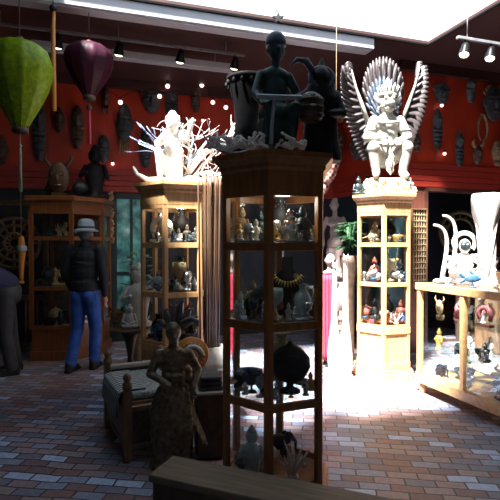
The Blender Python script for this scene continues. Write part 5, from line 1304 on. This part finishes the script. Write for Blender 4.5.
def man():
    loc = P(85, 368, 5.62); loc.z = 0
    t = thing('person', 'person seen from behind in a grey-blue hat, black jacket and blue jeans walking away', 'person', loc, radians(-8)); t.scale = (.92, 1, 1)
    # facing +Y (away). local scale: 1.78 m with hat
    b = MB()
    hipL, hipR = Vector((-.09, 0, .90)), Vector((.09, 0, .90))
    kL, aL = Vector((-.13, .04, .49)), Vector((-.15, -.10, .09)); kR, aR = Vector((.08, .10, .49)), Vector((.07, .09, .09))
    b.ell((0, 0, .96), (.15, .11, .12)); b.ell((0, .0, 1.15), (.14, .10, .16)); b.ell((0, .01, 1.34), (.17, .11, .13)); b.caps((-.16, .01, 1.42), (.16, .01, 1.42), .05, .05); b.caps((0, .01, 1.42), (0, .025, 1.54), .055, .05)
    b.ell((0, .03, 1.62), (.076, .092, .11)); b.ell((0, .125, 1.61), (.012, .016, .02)); b.ell((0, .112, 1.565), (.024, .01, .008))
    for s in (-1, 1): b.ell((s * .078, .03, 1.61), (.012, .02, .03)); b.ell((s * .03, .112, 1.635), (.013, .008, .008))
    for h_, k_, a_ in ((hipL, kL, aL), (hipR, kR, aR)):
        b.caps(h_, k_, .085, .058); b.caps(k_, a_, .055, .038); b.caps(a_ + Vector((0, -.03, -.03)), a_ + Vector((0, .15, -.055)), .036, .03)
    sh = {-1: (Vector((-.19, .01, 1.42)), Vector((-.25, -.03, 1.15)), Vector((-.22, .09, .93))), 1: (Vector((.19, .01, 1.42)), Vector((.255, -.02, 1.14)), Vector((.235, .06, .89)))}
    for s, (a_, e_, w_) in sh.items():
        b.caps(a_, e_, .05, .04); b.caps(e_, w_, .038, .026); hand(b, w_, (w_ - e_) * 1.0 + Vector((0, 0, -.1)), s, 1.0, Vector((0, 1, 0)))
    b.build('body', skin_m, t, voxel=.0085, smooth=2)
    j = MB(); j.ell((0, 0, 1.02), (.185, .14, .10)); j.ell((0, 0, 1.16), (.18, .135, .18)); j.ell((0, .01, 1.33), (.20, .135, .14)); j.caps((-.165, .01, 1.415), (.165, .01, 1.415), .066, .066); j.ell((0, .01, 1.46), (.085, .08, .05)); j.caps((0, 0, 1.48), (0, .02, 1.51), .066, .062)
    j.lathe([(.165, .93), (.182, .95), (.18, 1.05), (.15, 1.05)], 24, sq=(1, .76))
    for s, (a_, e_, w_) in sh.items(): j.caps(a_, e_, .074, .064); j.caps(e_, e_.lerp(w_, .93), .062, .046); 
    for k in range(5): j.torus((0, 0, 1.04 + .06 * k), .165, .012, (.12 * (-1) ** k, .1 * (-1) ** k, 0), 24, 6, sq=.75)
    j.build('jacket', jacket_m, t, voxel=.011, smooth=3)
    p = MB(); p.ell((0, -.0, .94), (.165, .125, .10)); p.ell((-.075, -.05, .89), (.085, .085, .09)); p.ell((.075, -.05, .89), (.085, .085, .09))
    for h_, k_, a_ in ((hipL, kL, aL), (hipR, kR, aR)):
        p.caps(h_, k_, .103, .078); p.caps(k_, a_.lerp(k_, .04), .076, .066)
        for q in range(4): c_ = k_.lerp(a_, .55 + .14 * q); p.torus(c_, .064, .012, (.3 * (-1) ** q, .2, 0), 18, 6)
    p.build('jeans', jean_m, t, voxel=.011, smooth=3)
    for nm, a_ in (('shoe', aL), ('shoe', aR)):
        s_ = MB(); s_.caps(a_ + Vector((0, -.045, -.045)), a_ + Vector((0, .16, -.055)), .045, .034); s_.caps(a_ + Vector((0, -.04, .0)), a_ + Vector((0, -.04, -.04)), .045, .045); s_.box(a_ + Vector((0, .055, -.078)), (.085, .27, .022)); s_.build(nm, shoe_m, t, voxel=.009, smooth=2)
    h_ = MB(); h_.ell((0, .01, 1.60), (.083, .088, .085)); h_.build('hair', hair_m, t, voxel=.01)
    h_ = MB(); h_.lathe([(.145, 1.635), (.15, 1.642), (.105, 1.665), (.098, 1.68), (.094, 1.74), (.075, 1.775), (.04, 1.785), (.002, 1.785)], 32, (0, .03, 0), sq=(1, 1.08)); 
    h_.lathe([(.145, 1.632), (.105, 1.655), (.08, 1.66)], 32, (0, .03, 0), sq=(1, 1.08), caps=False); hh = h_.build('hat', hat_m, t)
    m = MB(); m.lathe([(.101, 1.668), (.1035, 1.672), (.1005, 1.697), (.098, 1.699)], 32, (0, .03, 0), sq=(1, 1.08)); m.build('hat_band', trous_m, hh)
man()
def stooper():
    loc = Vector((-2.80, 5.50, 0))
    t = thing('person', 'person in navy jumper and grey trousers stooping forward at the far left edge', 'person', loc, radians(30))
    # bends toward local -X
    b = MB(); H1 = Vector((.0, -.09, .92)); H2 = Vector((.0, .09, .92)); K1 = Vector((-.02, -.11, .49)); K2 = Vector((.05, .10, .49)); A1 = Vector((.05, -.12, .09)); A2 = Vector((.10, .11, .09))
    for h_, k_, a_ in ((H1, K1, A1), (H2, K2, A2)): b.caps(h_, k_, .085, .056); b.caps(k_, a_, .054, .038); b.caps(a_ + Vector((.03, 0, -.03)), a_ + Vector((-.15, 0, -.055)), .036, .03)
    b.ell((0, 0, .97), (.12, .15, .11)); b.caps((-.02, 0, 1.0), (-.30, 0, 1.18), .12, .14); b.caps((-.34, -.15, 1.22), (-.34, .15, 1.22), .06, .06); b.caps((-.36, 0, 1.22), (-.47, 0, 1.27), .05, .048)
    b.ell((-.54, 0, 1.27), (.10, .078, .11), (0, -.5, 0)); b.ell((-.635, 0, 1.23), (.018, .012, .018))
    for s in (-1, 1):
        b.ell((-.53, s * .078, 1.28), (.02, .012, .03)); b.caps((-.34, s * .19, 1.21), (-.40, s * .23, .95), .05, .04); b.caps((-.40, s * .23, .95), (-.55, s * .16, .80), .038, .026); hand(b, Vector((-.55, s * .16, .80)), (-.7, -s * .2, -.5), s, 1.0, Vector((0, -s, .2)))
    b.build('body', skin_m, t, voxel=.0085, smooth=2)
    j = MB(); j.caps((-.01, 0, 1.02), (-.30, 0, 1.18), .155, .17); j.caps((-.34, -.165, 1.21), (-.34, .165, 1.21), .075, .075); j.caps((-.36, 0, 1.22), (-.41, 0, 1.25), .075, .065)
    for s in (-1, 1): j.caps((-.34, s * .19, 1.21), (-.40, s * .235, .95), .072, .06); j.caps((-.40, s * .235, .95), (-.53, s * .17, .815), .058, .042)
    j.build('jumper', navy_m, t, voxel=.011, smooth=3)
    p = MB(); p.ell((.02, 0, .95), (.15, .17, .12)); p.ell((.07, -.08, .90), (.09, .09, .10)); p.ell((.07, .08, .90), (.09, .09, .10))
    for h_, k_, a_ in ((H1, K1, A1), (H2, K2, A2)): p.caps(h_, k_, .105, .08); p.caps(k_, a_.lerp(k_, .03), .078, .07)
    p.build('trousers', trous_m, t, voxel=.011, smooth=3)
    for a_ in (A1, A2): s_ = MB(); s_.caps(a_ + Vector((.045, 0, -.045)), a_ + Vector((-.16, 0, -.055)), .045, .034); s_.caps(a_ + Vector((.03, 0, 0)), a_ + Vector((.03, 0, -.04)), .045, .045); s_.box(a_ + Vector((-.055, 0, -.078)), (.27, .085, .022)); s_.build('shoe', shoe_m, t, voxel=.009, smooth=2)
    m = MB(); m.ell((-.53, 0, 1.305), (.105, .088, .098), (0, -.5, 0)); m.ell((-.46, 0, 1.28), (.05, .07, .08)); m.build('hair', hair_m, t, voxel=.01)
stooper()

# ------------------------------------------------------------------ labels of look-alikes: say which one by its place
_by = {}
for o in SC.objects:
    if o.parent is None and 'label' in o and o.get('group') != 'canes in the stone urn': _by.setdefault(o['label'], []).append(o)
for lab, os_ in _by.items():
    if len(os_) < 2: continue
    os_.sort(key=lambda o: o.location.x / o.location.y); n = len(os_)
    names_ = {2: ['left one', 'right one'], 3: ['leftmost', 'middle one', 'rightmost']}.get(n) or ['leftmost'] + [w_ + ' from left' for w_ in ('second', 'third', 'fourth', 'fifth', 'sixth', 'seventh', 'eighth')][:n - 2] + ['rightmost']
    for o, w_ in zip(os_, names_): o['label'] = lab.replace('small glowing pinkish globe bulb', 'pinkish globe bulb') + ', ' + w_
